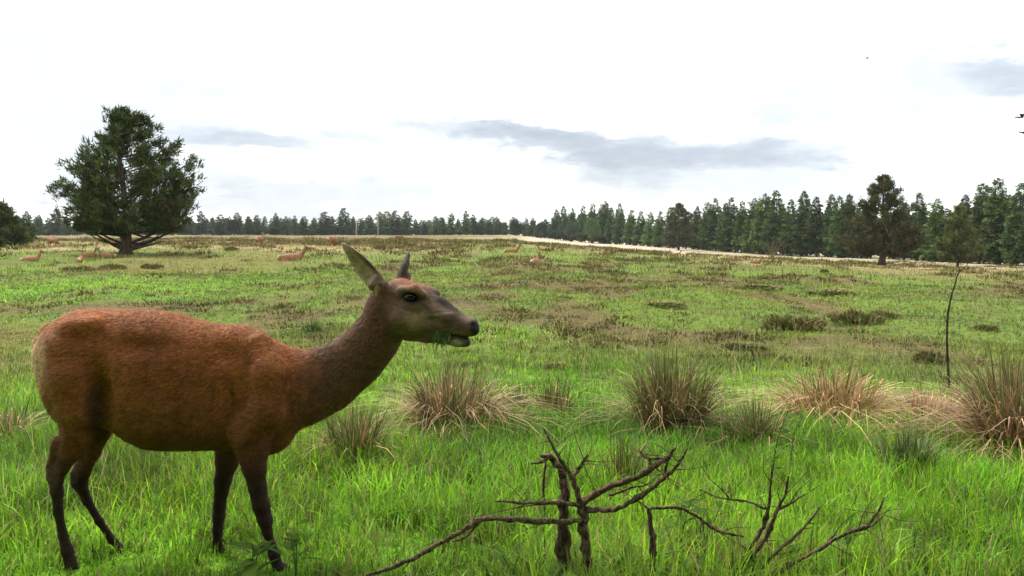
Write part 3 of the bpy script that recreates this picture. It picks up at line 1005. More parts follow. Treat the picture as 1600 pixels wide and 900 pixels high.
def ball(name, c, rads, mat, parent, seg=20, rings=12, rz=0.0):
    th = np.linspace(0, math.pi, rings + 1)[1:-1]; ph = np.arange(seg) / seg * 2 * math.pi
    V = [(0, 0, 1.0)] + [(math.sin(t) * math.cos(p), math.sin(t) * math.sin(p), math.cos(t)) for t in th for p in ph] + [(0, 0, -1.0)]
    V = np.array(V) * np.array(rads)
    cr, sr = math.cos(rz), math.sin(rz)
    V = V @ np.array([[cr, sr, 0], [-sr, cr, 0], [0, 0, 1]]) + np.array(c)
    T_ = [(0, 1 + j, 1 + (j + 1) % seg) for j in range(seg)]
    Q_ = [(1 + i * seg + j, 1 + (i + 1) * seg + j, 1 + (i + 1) * seg + (j + 1) % seg, 1 + i * seg + (j + 1) % seg) for i in range(rings - 2) for j in range(seg)]
    e0 = 1 + (rings - 2) * seg; last = len(V) - 1
    T_ += [(last, e0 + (j + 1) % seg, e0 + j) for j in range(seg)]
    return link(name, np_mesh(name, V, np.array(Q_), np.array(T_), None, True), mat, parent)


for sd in (-1, 1):
    e = np.array(HP(641, 464.5, 22.0 * sd, 1)[:3]) * S
    ball('eye', e, np.array((10.5, 7.0, 6.8)) * S, M_EYE, hind, rz=HYAW * -1)

# grass hanging from the mouth (held by the hind: a thing of its own)
mo = np.array(HP(694, 522, -17, 1)[:3]) * S
pts = []
ngr = 34
Pm = np.repeat(mo[None], ngr, 0) + RNG.normal(0, 1, (ngr, 3)) * np.array([.016, .006, .004])
dr = RNG.uniform(-1, 1, ngr)
Vm, Cm, Tm = [], [], []
for i in range(ngr):
    l_ = RNG.uniform(.04, .10)
    d_ = np.array([RNG.normal(-.25, .5), RNG.normal(-.25, .25), -1.0]); d_ /= np.linalg.norm(d_)
    s_ = np.array([RNG.normal(0, 1), RNG.normal(0, .4), .2]); s_ /= np.linalg.norm(s_)
    p0 = Pm[i] - d_ * .012; p1 = p0 + d_ * l_ * .55 + s_ * .006; p2 = p0 + d_ * l_ + s_ * .02 * RNG.uniform(-1, 1)
    k0 = len(Vm)
    for p, w_ in ((p0, .0022), (p1, .0026)):
        Vm += [p - s_ * w_, p + s_ * w_]
    Vm.append(p2)
    Tm += [(k0, k0 + 1, k0 + 3), (k0, k0 + 3, k0 + 2), (k0 + 2, k0 + 3, k0 + 4)]
    Cm += [np.array([.075, .145, .022]) * RNG.uniform(.6, 1.3)] * 5
gs = link('grass_sprig', np_mesh('grass_sprig', np.array(Vm) - mo, None, np.array(Tm), np.array(Cm)), M_GRASS)
gs.location = Vector(mo) + hind.location
tag(gs, 'green grass blades hanging from the mouth of the standing hind', 'grass')


# ================================================================== trees
def spruce_meshes(seed, H, crown0, R0, tint, nwh=26, narrow=1.0, dens=1.0, droop=0.25):
    """a conifer with drooping sprays; returns trunk mesh, crown mesh"""
    rng = np.random.default_rng(seed)
    lean = rng.normal(0, .012, 2) * H
    zz = np.linspace(0, H * .98, 9)
    pts = [(lean[0] * (z / H) ** 2, lean[1] * (z / H) ** 2, z) for z in zz]
    rr = np.interp(zz / H, [0, .05, 1], [H * .017, H * .013, .02])
    v, q, t = tube(pts, rr, 7, .08, rng)
    trunk = np_mesh('conifer_trunk', v, q, t, None, True)
    P, D, Ln, C = [], [], [], []
    tubes = []
    for i in range(nwh):
        f = (i + rng.uniform(-.3, .3)) / nwh
        z = crown0 + (H - crown0) * f
        Lb = R0 * narrow * ((1 - f) ** .6 * (0.62 + .5 * rng.uniform()) + .05)
        if f < .12: Lb *= .55 + 3 * f
        nb = rng.integers(4, 7)
        a0 = rng.uniform(0, 6.28)
        for b in range(nb):
            if rng.uniform() < .10: continue
            a = a0 + b * 6.283 / nb + rng.normal(0, .25)
            l = Lb * rng.uniform(.6, 1.18)
            m = max(8, int(l * 24 * dens))
            s = rng.uniform(.12, 1.0, m) ** .75
            up = rng.normal(.2, .22) - droop * (1 - f)
            x = np.cos(a) * l * s; y = np.sin(a) * l * s
            w_ = rng.normal(0, .20 * l, m) * (1.1 - .6 * s)
            x += -np.sin(a) * w_; y += np.cos(a) * w_
            zb = z + l * (up * s - .22 * s * s + .16 * s ** 3) + rng.normal(0, .2, m)
            P.append(np.stack([x + lean[0] * (z / H) ** 2, y + lean[1] * (z / H) ** 2, zb], 1))
            dd = np.stack([np.cos(a) + rng.normal(0, .55, m), np.sin(a) + rng.normal(0, .55, m), rng.normal(-.12, .38, m)], 1)
            D.append(dd); Ln.append(rng.uniform(.4, .95, m) * (.6 + .4 * (1 - f)))
            C.append(np.repeat((np.array(tint) * rng.uniform(.72, 1.3))[None], m, 0))
    # leader
    m = 26
    P.append(np.stack([rng.normal(0, .06, m) + lean[0], rng.normal(0, .06, m) + lean[1], H - rng.uniform(0, 1.0, m)], 1))
    D.append(np.stack([rng.normal(0, .6, m), rng.normal(0, .6, m), rng.uniform(.4, 1.2, m)], 1)); Ln.append(rng.uniform(.25, .5, m))
    C.append(np.repeat(np.array(tint)[None], m, 0))
    P = np.concatenate(P); D = np.concatenate(D); Ln = np.concatenate(Ln); C = np.concatenate(C)
    D /= np.linalg.norm(D, axis=1)[:, None]
    sv = np.cross(D, rng.normal(0, 1, D.shape) + np.array([0, 0, 1.2])); sv /= np.linalg.norm(sv, axis=1)[:, None]
    wd = Ln * rng.uniform(.2, .36, len(Ln))
    e = P + D * Ln[:, None]; mid = P + D * (Ln * .45)[:, None] - np.array([0, 0, .04])
    V = np.stack([P, mid + sv * wd[:, None], e, mid - sv * wd[:, None]], 1).reshape(-1, 3)
    Cv = np.repeat(C * rng.uniform(.75, 1.3, (len(C), 1)), 4, 0)
    crown = np_mesh('conifer_crown', V, np.arange(len(V)).reshape(-1, 4), None, Cv)
    return trunk, crown


def needle_clumps(P, D, size, tint, rng, per=26):
    """bunches of needle sprays at P pointing along D"""
    N = len(P)
    P2 = np.repeat(P, per, 0); D2 = np.repeat(D, per, 0); sz = np.repeat(size, per)
    d = D2 + rng.normal(0, .75, P2.shape); d /= np.linalg.norm(d, axis=1)[:, None]
    s = np.cross(d, rng.normal(0, 1, d.shape)); s /= np.linalg.norm(s, axis=1)[:, None]
    base = P2 + rng.normal(0, .30, P2.shape) * sz[:, None]
    ln = sz * rng.uniform(.5, 1.1, len(sz)); wd = ln * .12
    V = np.stack([base - s * wd[:, None], base + s * wd[:, None], base + d * ln[:, None]], 1).reshape(-1, 3)
    c = np.repeat(tint, per, 0) * rng.uniform(.7, 1.3, (len(P2), 1))
    return V, np.zeros((0, 4), int), np.arange(len(V)).reshape(-1, 3), np.repeat(c, 3, 0)


def pine_tree(name, base, prof, limbs_lo, tint, label, cat, seed, n_clump, size, trunk_r, H, brown=0.04, group=None, asym=0.22, zmin=0.0, shift=0.0):
    """open-grown pine: prof = [(height fraction, radius m)], limbs curve up from the trunk to foliage pads"""
    rng = np.random.default_rng(seed)
    root = empty(name, base, label, cat, group)
    hz = np.array([p[0] for p in prof]) * H; hr = np.array([p[1] for p in prof])
    zt = np.linspace(-.1, H * .93, 14)
    tp = [(.12 * math.sin(z * .7), .1 * math.cos(z * .5) - .1, z) for z in zt]
    v, q, t = tube(tp, np.interp(zt, [-.1, .35, H * .3, H], [trunk_r * 1.35, trunk_r, trunk_r * .6, .03]), 10, .09, rng)
    link('trunk', np_mesh('pine_trunk', v, q, t, None, True), M_BARK, root)
    P, D, Sz = [], [], []
    nl = 58
    for i in range(nl):
        f = (i + .5) / nl
        z1 = hz[0] + (H - hz[0]) * f ** 1.05
        a = i * 2.399 + rng.normal(0, .3)
        rr = np.interp(z1, hz, hr) * rng.uniform(.62, .93)
        rr *= 1 + asym * (vnoise(np.array([a * 1.3]), np.array([z1 * .8]), seed)[0] - .5) * 2
        z0 = max(limbs_lo if rng.uniform() < .25 else max(limbs_lo, zmin * rng.uniform(.7, 1.1)), z1 - rr * rng.uniform(.35, .75))
        e = np.array([math.cos(a) * rr + shift, math.sin(a) * rr, z1])
        s0 = np.array([np.interp(z0, zt, [p[0] for p in tp]), np.interp(z0, zt, [p[1] for p in tp]), z0])
        mid = s0 * .45 + e * .55 + np.array([rng.normal(0, .1), rng.normal(0, .1), -.10 * rr])
        cp = spline([s0, mid, e], 7)
        r0 = max(.02, trunk_r * .33 * (1 - f * .8))
        v, q, t = tube(cp, np.linspace(r0, .012, 7), 5, .05, rng)
        link('limb', np_mesh('pine_limb', v, q, t, None, True), M_BARK, root)
        m = max(8, int(n_clump * rr / (hr.mean() * nl)))
        s = rng.uniform(.30, 1.03, m) ** .65
        j = np.clip(s * 6, 0, 5.999); j0 = j.astype(int); fr = (j - j0)[:, None]
        c = cp[j0] * (1 - fr) + cp[np.minimum(j0 + 1, 6)] * fr
        spread = (.10 + .16 * s)[:, None] * max(rr, .8) * .55
        off = rng.normal(0, 1, (m, 3)) * spread * np.array([1, 1, .55])
        P.append(c + off + np.array([0, 0, .08]))
        dd = e - s0; dd[2] = abs(dd[2]) * .4 + .5 * np.linalg.norm(dd)
        dd = dd / np.linalg.norm(dd) + np.array([0, 0, .35])
        D.append(np.repeat(dd[None], m, 0) + rng.normal(0, .3, (m, 3)))
        Sz.append(size * rng.uniform(.7, 1.3, m))
    m = int(n_clump * .03)
    P.append(np.stack([rng.normal(0, .35, m), rng.normal(0, .35, m), H - rng.uniform(0, 1.3, m) ** 1.3], 1)); D.append(np.repeat([[0, 0, 1.0]], m, 0)); Sz.append(np.full(m, size))
    P = np.concatenate(P); D = np.concatenate(D); Sz = np.concatenate(Sz)
    P[:, 2] = np.where(P[:, 2] < zmin, zmin + np.abs(P[:, 2] - zmin) * .5, P[:, 2])
    tc_ = np.repeat(np.array(tint)[None], len(P), 0) * rng.uniform(.6, 1.4, (len(P), 1)) * np.where(rng.uniform(0, 1, (len(P), 1)) < .2, np.array([[1.5, 1.35, 1.0]]), 1.0)
    br = rng.uniform(0, 1, len(P)) < brown * 2.2 * sstep(H * .45, H * .2, P[:, 2])
    tc_[br] = np.array([.075, .045, .020])
    V, Q, T, C = merge([needle_clumps(P, D, Sz, tc_, rng)])
    link('crown', np_mesh('pine_crown', V, Q, T, C), M_PINE, root)
    return root


# --- the big open-grown pine on the left: 1 m = about 23 px there
pb = on_ground(196, 398)
sc_ = pb.y / F
Hp = (397 - 177) * sc_
prof = [((397 - yy) / 220.0, hw * sc_) for yy, hw in ((372, 46), (358, 84), (335, 104), (305, 116), (288, 112), (268, 103), (252, 88), (232, 68), (212, 54), (198, 40), (185, 24), (177, 10))]
pine_tree('pine_tree', pb, prof, .55, (.048, .068, .019), 'big broad dark green pine standing alone in the open field on the left', 'tree', 41, 2300, .34, 8.5 * sc_, Hp, brown=.05, asym=.05, zmin=38 * sc_, shift=11 * sc_)
# low bare branches sweeping out of its base
root = [o for o in COL.objects if o.name.startswith('pine_tree')][0]
for a, l, up in ((math.pi * 1.02, 2.4, 1.45), (.12, 3.6, 1.6), (-.35, 2.8, .5)):
    cp = spline([(0, 0, .25), (math.cos(a) * l * .45, math.sin(a) * l * .45, .3 + up * .35), (math.cos(a) * l, math.sin(a) * l, .3 + up)], 8)
    v, q, t = tube(cp, np.linspace(.12, .025, 8), 6, .08)
    link('limb', np_mesh('low_limb', v, q, t, None, True), M_BARK, root)

# --- pine at the left edge of the picture
pb2 = px_at(4, 74)
pine_tree('pine_tree', pb2, [(.12, 2.0), (.3, 2.4), (.55, 1.9), (.8, 1.1), (1, .1)], .4, (.045, .068, .020), 'small dark pine cut by the left picture edge', 'tree', 43, 900, .36, .14, 3.5, brown=.02)

# --- pines standing before the right-hand forest
pb3 = px_at(1378, 96)
k3 = 96 / F
pine_tree('pine_tree', pb3, [(.16, 2.6), (.24, 4.0), (.38, 3.7), (.5, 3.6), (.62, 2.2), (.75, 2.1), (.88, 1.5), (1, .2)], 1.2, (.055, .056, .022), 'broad brownish green pine with bare trunk foot before the right forest', 'tree', 47, 1500, .42, .36, (419 - 283) * k3, brown=.05, asym=.4)
pb4 = px_at(1496, 104)
k4 = 104 / F
pine_tree('pine_tree', pb4, [(.18, 2.2), (.3, 2.7), (.5, 2.2), (.7, 1.5), (.88, 1.0), (1, .2)], .9, (.085, .105, .030), 'slender yellowish green pine near the right edge before the forest', 'tree', 53, 1100, .38, .16, (428 - 332) * k4, brown=.03, asym=.35)
pb5 = px_at(1060, 255)
k5 = 255 / F
pine_tree('pine_tree', pb5, [(.12, 4.2), (.3, 5.0), (.55, 4.4), (.75, 3.4), (.9, 2.2), (1, .4)], 1.0, (.062, .070, .028), 'brownish bushy pine bulging out of the middle of the forest edge', 'tree', 59, 900, .7, .3, (388 - 318) * k5, brown=.08)

# --- conifer kinds for the woods
KINDS = []
for i, (H, c0, R0, tint, nwh, dr) in enumerate([(16, 1.4, 3.4, (.068, .104, .027), 34, .25), (15, 1.2, 3.1, (.088, .134, .030), 32, .3), (17, 1.7, 3.7, (.060, .092, .026), 30, .2),
                                                 (14, 1.0, 3.4, (.098, .148, .032), 30, .35), (16, 2.0, 2.9, (.072, .106, .028), 34, .15), (13, .6, 3.7, (.066, .098, .027), 24, .2)]):
    KINDS.append((H,) + spruce_meshes(100 + i, H, c0, R0, tint, nwh, 1.0, 1.0, dr))


def conifer(base, height, kind, rz, label, group, wide=1.0, name='conifer_tree'):
    H, tr, cr = KINDS[kind]
    r = empty(name, base, label, 'tree', group, rz)
    s = height / H
    r.scale = (s * wide, s * wide, s)
    link('trunk', tr, M_BARK, r); link('crown', cr, M_SPRUCE, r)
    return r


# right-hand forest: top outline of the trees in the photograph (column, top row)
TOPS = [(868, 327), (880, 322), (895, 325), (910, 321), (925, 318), (944, 314), (955, 324), (968, 318), (985, 328), (1000, 330), (1015, 331), (1030, 330), (1046, 324), (1090, 322), (1104, 316), (1118, 310), (1132, 317), (1140, 309), (1158, 315), (1176, 310), (1192, 303), (1212, 298), (1234, 312), (1254, 299), (1276, 308), (1298, 304), (1310, 307), (1326, 304), (1346, 312), (1404, 306), (1412, 318), (1434, 302), (1460, 311), (1478, 326), (1505, 305), (1530, 288), (1558, 279), (1590, 286), (1615, 292), (1645, 285)]
ex = np.array([e[0] for e in EDGE][::-1], float); ed_ = np.array([e[1] for e in EDGE][::-1], float)
rr_ = random.Random(5)
ZONES_R = [(868, 960, 'conifer at the far left corner of the right-hand forest'), (960, 1090, 'conifer in the low stretch of the forest edge'),
           (1090, 1240, 'tall conifer of the forest edge behind the bare pale bush'), (1240, 1350, 'tall conifer left of the broad brownish pine'),
           (1350, 1480, 'conifer of the forest edge behind the broad brownish pine'), (1480, 1700, 'very tall dark conifer at the right end of the forest edge')]


def zlabel(px):
    for a, b, s in ZONES_R:
        if a <= px < b: return s
    return ZONES_R[-1][2]


ORD = ['first', 'second', 'third', 'fourth', 'fifth', 'sixth', 'seventh', 'eighth', 'ninth', 'tenth', 'eleventh', 'twelfth', 'thirteenth', 'fourteenth', 'fifteenth', 'sixteenth', 'seventeenth', 'eighteenth']
zcount = {}


def ordlab(s):
    k_ = zcount.get(s, 0); zcount[s] = k_ + 1
    return '%s from left: %s' % (ORD[k_], s)


for px, py in TOPS:
    d = float(np.interp(px, ex, ed_)) + rr_.uniform(0, 4)
    g_ = px_at(px, d)
    top = at_depth(px, py, d)
    conifer(g_, top.z - g_.z, rr_.choice([0, 1, 2, 3, 4]), rr_.uniform(0, 6.28), ordlab(zlabel(px)), 'conifers of the right-hand forest edge', rr_.uniform(.95, 1.25))
for row, (off, ht) in enumerate(((4, .97), (8, .93), (14, .9), (22, .9))):
    px = 872.0
    while px < 1660:
        d = float(np.interp(px, ex, ed_)) + off + rr_.uniform(-2.5, 2.5)
        g_ = px_at(px, d)
        ty = np.interp(px, [t[0] for t in TOPS], [t[1] for t in TOPS])
        top = at_depth(px, ty + 8, d)
        conifer(g_, (top.z - g_.z) * rr_.uniform(ht - .13, ht + .04), rr_.choice([0, 1, 2, 3, 4]), rr_.uniform(0, 6.28), 'inner conifer standing behind the first row, at the ' + ('far left corner of the forest' if px < 960 else 'low middle of the forest edge' if px < 1090 else 'stretch behind the bare pale bush' if px < 1240 else 'stretch left of the broad brownish pine' if px < 1350 else 'stretch behind the broad brownish pine' if px < 1480 else 'right end of the forest'), 'conifers inside the right-hand forest', rr_.uniform(1.05, 1.35))
        px += 5.2 * F / d * rr_.uniform(.75, 1.3)

# far wood on the left horizon
LT = [(44, 330), (62, 336), (78, 340), (90, 328), (104, 338), (300, 345), (316, 330), (332, 340), (345, 335), (360, 338), (372, 332), (390, 338), (402, 336), (415, 338), (432, 333), (448, 338), (462, 337), (476, 338), (492, 340), (507, 331), (520, 338), (537, 325), (552, 338), (566, 340), (578, 336), (594, 331), (606, 330), (617, 329), (636, 330), (650, 342), (664, 344), (680, 337), (692, 340), (705, 333), (716, 341), (728, 329), (740, 335), (752, 340), (764, 344), (776, 338), (790, 346), (806, 341), (820, 350), (840, 352)]
FARLAB = [(-200, 130, 'small far conifer on the horizon left of the big pine'), (130, 450, 'far conifer on the horizon just right of the big pine'),
          (450, 660, 'far conifer on the horizon behind the ears of the hind'), (660, 900, 'far conifer on the horizon above the nose of the hind')]


def farlabel(px):
    for a, b, s in FARLAB:
        if a <= px < b: return s


for px, py in LT:
    d = 470 + rr_.uniform(-15, 15)
    g_ = px_at(px, d); top = at_depth(px, py, d)
    conifer(g_, top.z - g_.z, rr_.choice([0, 2, 3, 5]), rr_.uniform(0, 6.28), ordlab(farlabel(px)), 'conifers of the far wood on the horizon', rr_.uniform(1.2, 1.8))
px = -30.0
while px < 868:
    for row in range(2):
        d = 482 + row * 22 + rr_.uniform(-8, 8)
        q_ = px + rr_.uniform(-4, 4)
        g_ = px_at(q_, d); top = at_depth(q_, 344 + rr_.uniform(-6, 7), d)
        conifer(g_, top.z - g_.z, rr_.choice([0, 1, 2, 3, 5]), rr_.uniform(0, 6.28), 'low far tree in the wood\'s back rows, ' + ('left of the big pine' if q_ < 130 else 'just right of the big pine' if q_ < 450 else 'behind the ears of the hind' if q_ < 660 else 'above the nose of the hind'), 'back rows of the far wood', rr_.uniform(1.3, 1.9))
    px += rr_.uniform(8, 13)


def round_tree(base, H, Rw, tint, label, cat, seed, name='broadleaf_tree', n=2600, leaf=.5):
    rng = np.random.default_rng(seed)
    r = empty(name, base, label, cat)
    v, q, t = tube([(0, 0, -.05), (.05, 0, H * .3), (0, .05, H * .75)], [H * .03, H * .022, .04], 7, .06, rng)
    link('trunk', np_mesh('round_trunk', v, q, t, None, True), M_BARK, r)
    lob = rng.normal(0, 1, (16, 3)); lob /= np.linalg.norm(lob, axis=1)[:, None]; lob[:, 2] = np.abs(lob[:, 2]) * 1.2 - .35
    ctr = lob * np.array([Rw * .6, Rw * .6, H * .36]) + np.array([0, 0, H * .55])
    k = rng.integers(0, 16, n)
    d = rng.normal(0, 1, (n, 3)); d /= np.linalg.norm(d, axis=1)[:, None]
    P = ctr[k] + d * (Rw * .42) * rng.uniform(.5, 1.05, (n, 1))
    P[:, 2] = np.maximum(P[:, 2], H * .08)
    V, Q, T, C = needle_clumps(P, d, np.full(n, leaf), np.repeat(np.array(tint)[None], n, 0) * rng.uniform(.7, 1.3, (n, 1)), rng, per=5)
    link('crown', np_mesh('round_crown', V, Q, T, C), M_PINE, r)
    return r


round_tree(px_at(925, 372), (378 - 338) * 372 / F, 3.9, (.075, .135, .035), 'light green rounded broadleaf tree before the dark forest corner', 'tree', 71)
round_tree(px_at(892, 380), (377 - 345) * 380 / F, 3.8, (.05, .07, .03), 'dull green spreading tree left of the light green broadleaf tree', 'tree', 72)
round_tree(px_at(845, 415), (372 - 348) * 415 / F, 3.2, (.035, .06, .022), 'dark rounded tree in the gap between far wood and right forest', 'tree', 73)
round_tree(px_at(366, 380), (364 - 340) * 380 / F, 3.6, (.022, .035, .014), 'dark rounded bush before the far wood right of the big pine', 'bush', 74, 'bush')
round_tree(px_at(430, 390), (364 - 350) * 390 / F, 2.4, (.024, .04, .014), 'small dark bush before the far wood in line with the withers of the hind', 'bush', 75, 'bush')
round_tree(px_at(806, 420), (374 - 350) * 420 / F, 4.5, (.024, .04, .016), 'dark low tree at the right end of the far wood', 'tree', 76)
round_tree(px_at(30, 150), (372 - 340) * 150 / F, 2.6, (.03, .048, .016), 'dark bushy tree behind the small pine at the left edge', 'tree', 77)

for px, py in ((557, 338), (591, 334)):
    d = 455
    g_ = px_at(px, d); top = at_depth(px, py, d)
    H = top.z - g_.z
    v, q, t = tube([(0, 0, -.2), (.1, 0, H * .5), (-.05, 0, H)], [.36, .28, .12], 7, .05)
    o = empty('dead_tree', g_, 'thin pale bare dead tree before the far wood, %s of two' % ('left one' if px < 570 else 'right one'), 'tree', 'pale dead trees before the far wood')
    link('trunk', np_mesh('dead_trunk', v, q, t, None, True), M_PALEWOOD, o)
    v, q, t = tube([(0, 0, H * .6), (.5, 0, H * .68), (.9, 0, H * .8)], [.08, .06, .03], 5, .05)
    link('branch', np_mesh('dead_tree_branch', v, q, t, None, True), M_PALEWOOD, o)

# trees at the camera's back: unseen, added to block sky light from behind
for i, (x, y, h, k) in enumerate([(-9.5, -5.5, 14, 0), (-5.2, -7.5, 15, 2), (-1.6, -6.2, 13.5, 4), (2.6, -7.0, 15, 1), (6.4, -5.0, 14, 3), (10.5, -6.5, 15, 2), (-13, -9, 15, 3), (14.5, -9, 14, 0), (0.5, -11, 16, 2), (-7.5, -12, 16, 1), (8, -12, 16, 4)]):
    conifer(Vector((x, y, float(gz(x, y)))), h, k, i * 1.3, 'unseen conifer added behind the viewpoint to block sky light, outside the picture', 'conifers behind the viewpoint', 1.25)


# ================================================================== bare bush before the right forest
def bare_bush(base, H, W_, label, seed, n=26, mat=M_DEAD):
    rng = np.random.default_rng(seed)
    r = empty('bare_bush', base, label, 'bush')
    for i in range(n):
        a = rng.uniform(0, 6.28); l = rng.uniform(.3, 1) * W_; h = H * rng.uniform(.55, 1.05)
        cp = spline([(rng.normal(0, .05), rng.normal(0, .05), -.03), (math.cos(a) * l * .4, math.sin(a) * l * .4, h * .55), (math.cos(a) * l, math.sin(a) * l, h)], 6)
        v, q, t = tube(cp, np.linspace(.014, .004, 6), 4, 0, rng)
        b_ = link('stem', np_mesh('bush_stem', v, q, t, None, True), mat, r)
    return r


M_PALEBUSH = bark_material('pale_bush_twigs', (.12, .09, .05), (.22, .17, .10), 20)
bare_bush(px_at(1205, 130), (412 - 374) * 130 / F, 3.4, 'bare pale brown bush before the right-hand forest', 81, 42, M_PALEBUSH)

# ================================================================== rush tussocks
RUSH_G = np.array([.085, .120, .030]); RUSH_B = np.array([.30, .185, .085]); RUSH_R = np.array([.17, .085, .04])


def tussock(base_px, base_py, half_px, top_py, n_dead, n_green, label, seed, dead=RUSH_B, green=RUSH_G, flat=1.0, group='rush tussocks in the near meadow'):
    rng = np.random.default_rng(seed)
    b = on_ground(base_px, base_py)
    k = b.y / F
    r = empty('rush_tussock', b, label, 'grass tussock', group)
    Hh = (base_py - top_py) * k; Wr = half_px * k

    ph = rng.uniform(0, 6.28)

    def stems(n, h0, h1, br, spread, colr, wd, nm):
        a = rng.uniform(0, 6.28, n)
        q = rng.uniform(0, 1, n) ** .6
        P = np.stack([np.cos(a) * q * Wr * br * (1 + .3 * np.cos(a - ph)), np.sin(a) * q * Wr * br, np.zeros(n) - .03], 1)
        out = np.clip(q * spread * rng.uniform(.3, 1.7, n), .04, 1.9)
        H_ = Hh * rng.uniform(h0, h1, n) / (1 - .25 * np.minimum(out, 1))
        aa = a + rng.normal(0, .8, n)
        c = colr * rng.uniform(.4, 1.65, (n, 1)) * (1 + rng.normal(0, .08, (n, 3)))
        V, Q, T, C = blades(P, H_, np.full(n, wd) * rng.uniform(.7, 1.3, n), aa, out, np.clip(c, .01, .8), 5, tipcol=np.clip(c * .75 + RUSH_B * .3, 0, .8), rng=rng, droop=.06 if nm == 'thatch' else .30)
        link(nm, np_mesh(nm, V, Q, T, C, True), M_RUSH, r)
    if n_dead:
        stems(int(n_dead * .35), .25, .5, .75, 2.2, dead * .9, .0065, 'thatch')
        stems(int(n_dead * .62), .4, .95, .5, Wr / Hh * 1.25 * flat, dead, .0085, 'dead_stems')
    if n_green:
        stems(int(n_green * .62), .5, 1.1, .5, Wr / Hh * .7, green, .0078, 'green_stems')
    return r


tussock(700, 674, 108, 540, 1300, 480, 'round brown rush tussock with green crest under the muzzle of the hind', 201, dead=np.array([.37, .245, .125]))
tussock(556, 730, 74, 612, 260, 480, 'olive green rush tussock in front of the chest of the hind', 202)
tussock(1045, 670, 98, 520, 800, 640, 'tall reddish brown and green rush tussock behind the dead branches', 203, dead=np.array([.27, .185, .085]))
tussock(1310, 662, 112, 540, 1700, 260, 'spreading tan rush tussock between the tall tussock and right edge', 204, dead=np.array([.46, .31, .15]))
tussock(1445, 668, 88, 575, 1300, 60, 'low flattened tan tussock left of the big one at the right edge', 205, dead=np.array([.44, .28, .16]), flat=1.2)
tussock(1585, 710, 125, 522, 1600, 600, 'big brown and olive rush tussock cut by the right picture edge', 206, dead=np.array([.34, .22, .12]))
tussock(1420, 745, 66, 655, 60, 620, 'dark bluish green rush clump below the low tan tussock', 207, green=np.array([.06, .115, .035]))
tussock(862, 655, 46, 568, 160, 130, 'thin straw-coloured tuft between the two large rush tussocks', 208)
tussock(974, 770, 46, 650, 60, 130, 'sparse upright brown stems just behind the dead branches', 209, dead=RUSH_R * 1.4)
tussock(15, 690, 60, 605, 260, 120, 'tan tuft behind the rump of the hind at the left edge', 210, dead=np.array([.40, .29, .15]))
tussock(812, 650, 30, 590, 20, 260, 'small dark green clump right of the round brown tussock', 211, green=np.array([.06, .12, .035]))
tussock(490, 520, 26, 488, 20, 260, 'small dark green clump above the neck dip of the hind', 212, green=np.array([.06, .105, .025]))
tussock(1180, 700, 60, 610, 120, 380, 'loose green rush clump right of the tall tussock', 213)

# ================================================================== heather hummocks
HKINDS = []
for i in range(4):
    rng = np.random.default_rng(400 + i)
    n = 620
    a = rng.uniform(0, 6.28, n); q = np.sqrt(rng.uniform(0, 1, n))
    lump = 0.6 + .7 * vnoise(np.cos(a) * q * 2.5 + 9 * i, np.sin(a) * q * 2.5, 7)
    zt = np.sqrt(np.maximum(0, 1 - q * q)) * lump
    P = np.stack([np.cos(a) * q, np.sin(a) * q, zt * .55 - .05], 1)
    colr = np.where(rng.uniform(0, 1, (n, 1)) < .55, np.array([[.135, .170, .044]]), np.array([[.165, .110, .058]])) * rng.uniform(.6, 1.5, (n, 1))
    V, Q, T, C = blades(P, rng.uniform(.25, .55, n), np.full(n, .07), a + rng.normal(0, 1, n), rng.uniform(.1, .9, n), colr, 2, rng=rng)
    HKINDS.append(np_mesh('heather_twigs', V, Q, T, C))
    n2 = 7
    parts_ = []
    for j in range(n2):
        aa = rng.uniform(0, 6.28); qq = rng.uniform(.2, .8)
        v, q_, t = tube([(0, 0, -.08), (math.cos(aa) * qq * .5, math.sin(aa) * qq * .5, .25), (math.cos(aa) * qq, math.sin(aa) * qq, .5)], [.03, .02, .01], 4, 0, rng)
        parts_.append((v, q_, t, np.zeros((len(v), 3)) + .05))
    V, Q, T, C = merge(parts_)
    HKINDS[-1] = (HKINDS[-1], np_mesh('heather_stems', V, Q, T, None))


def heather(px, py, half, hpx, kind, label, cat='heather'):
    b = on_ground(px, py); k = b.y / F
    r = empty('heather_clump', b, label, cat, 'heather clumps in the field', random.uniform(0, 6.28))
    r.scale = (half * k * .85, half * k * 1.0, hpx * k)
    f_, s_ = HKINDS[kind]
    link('foliage', f_, M_HEATH, r); link('stems', s_, M_TWIG, r)
    return r


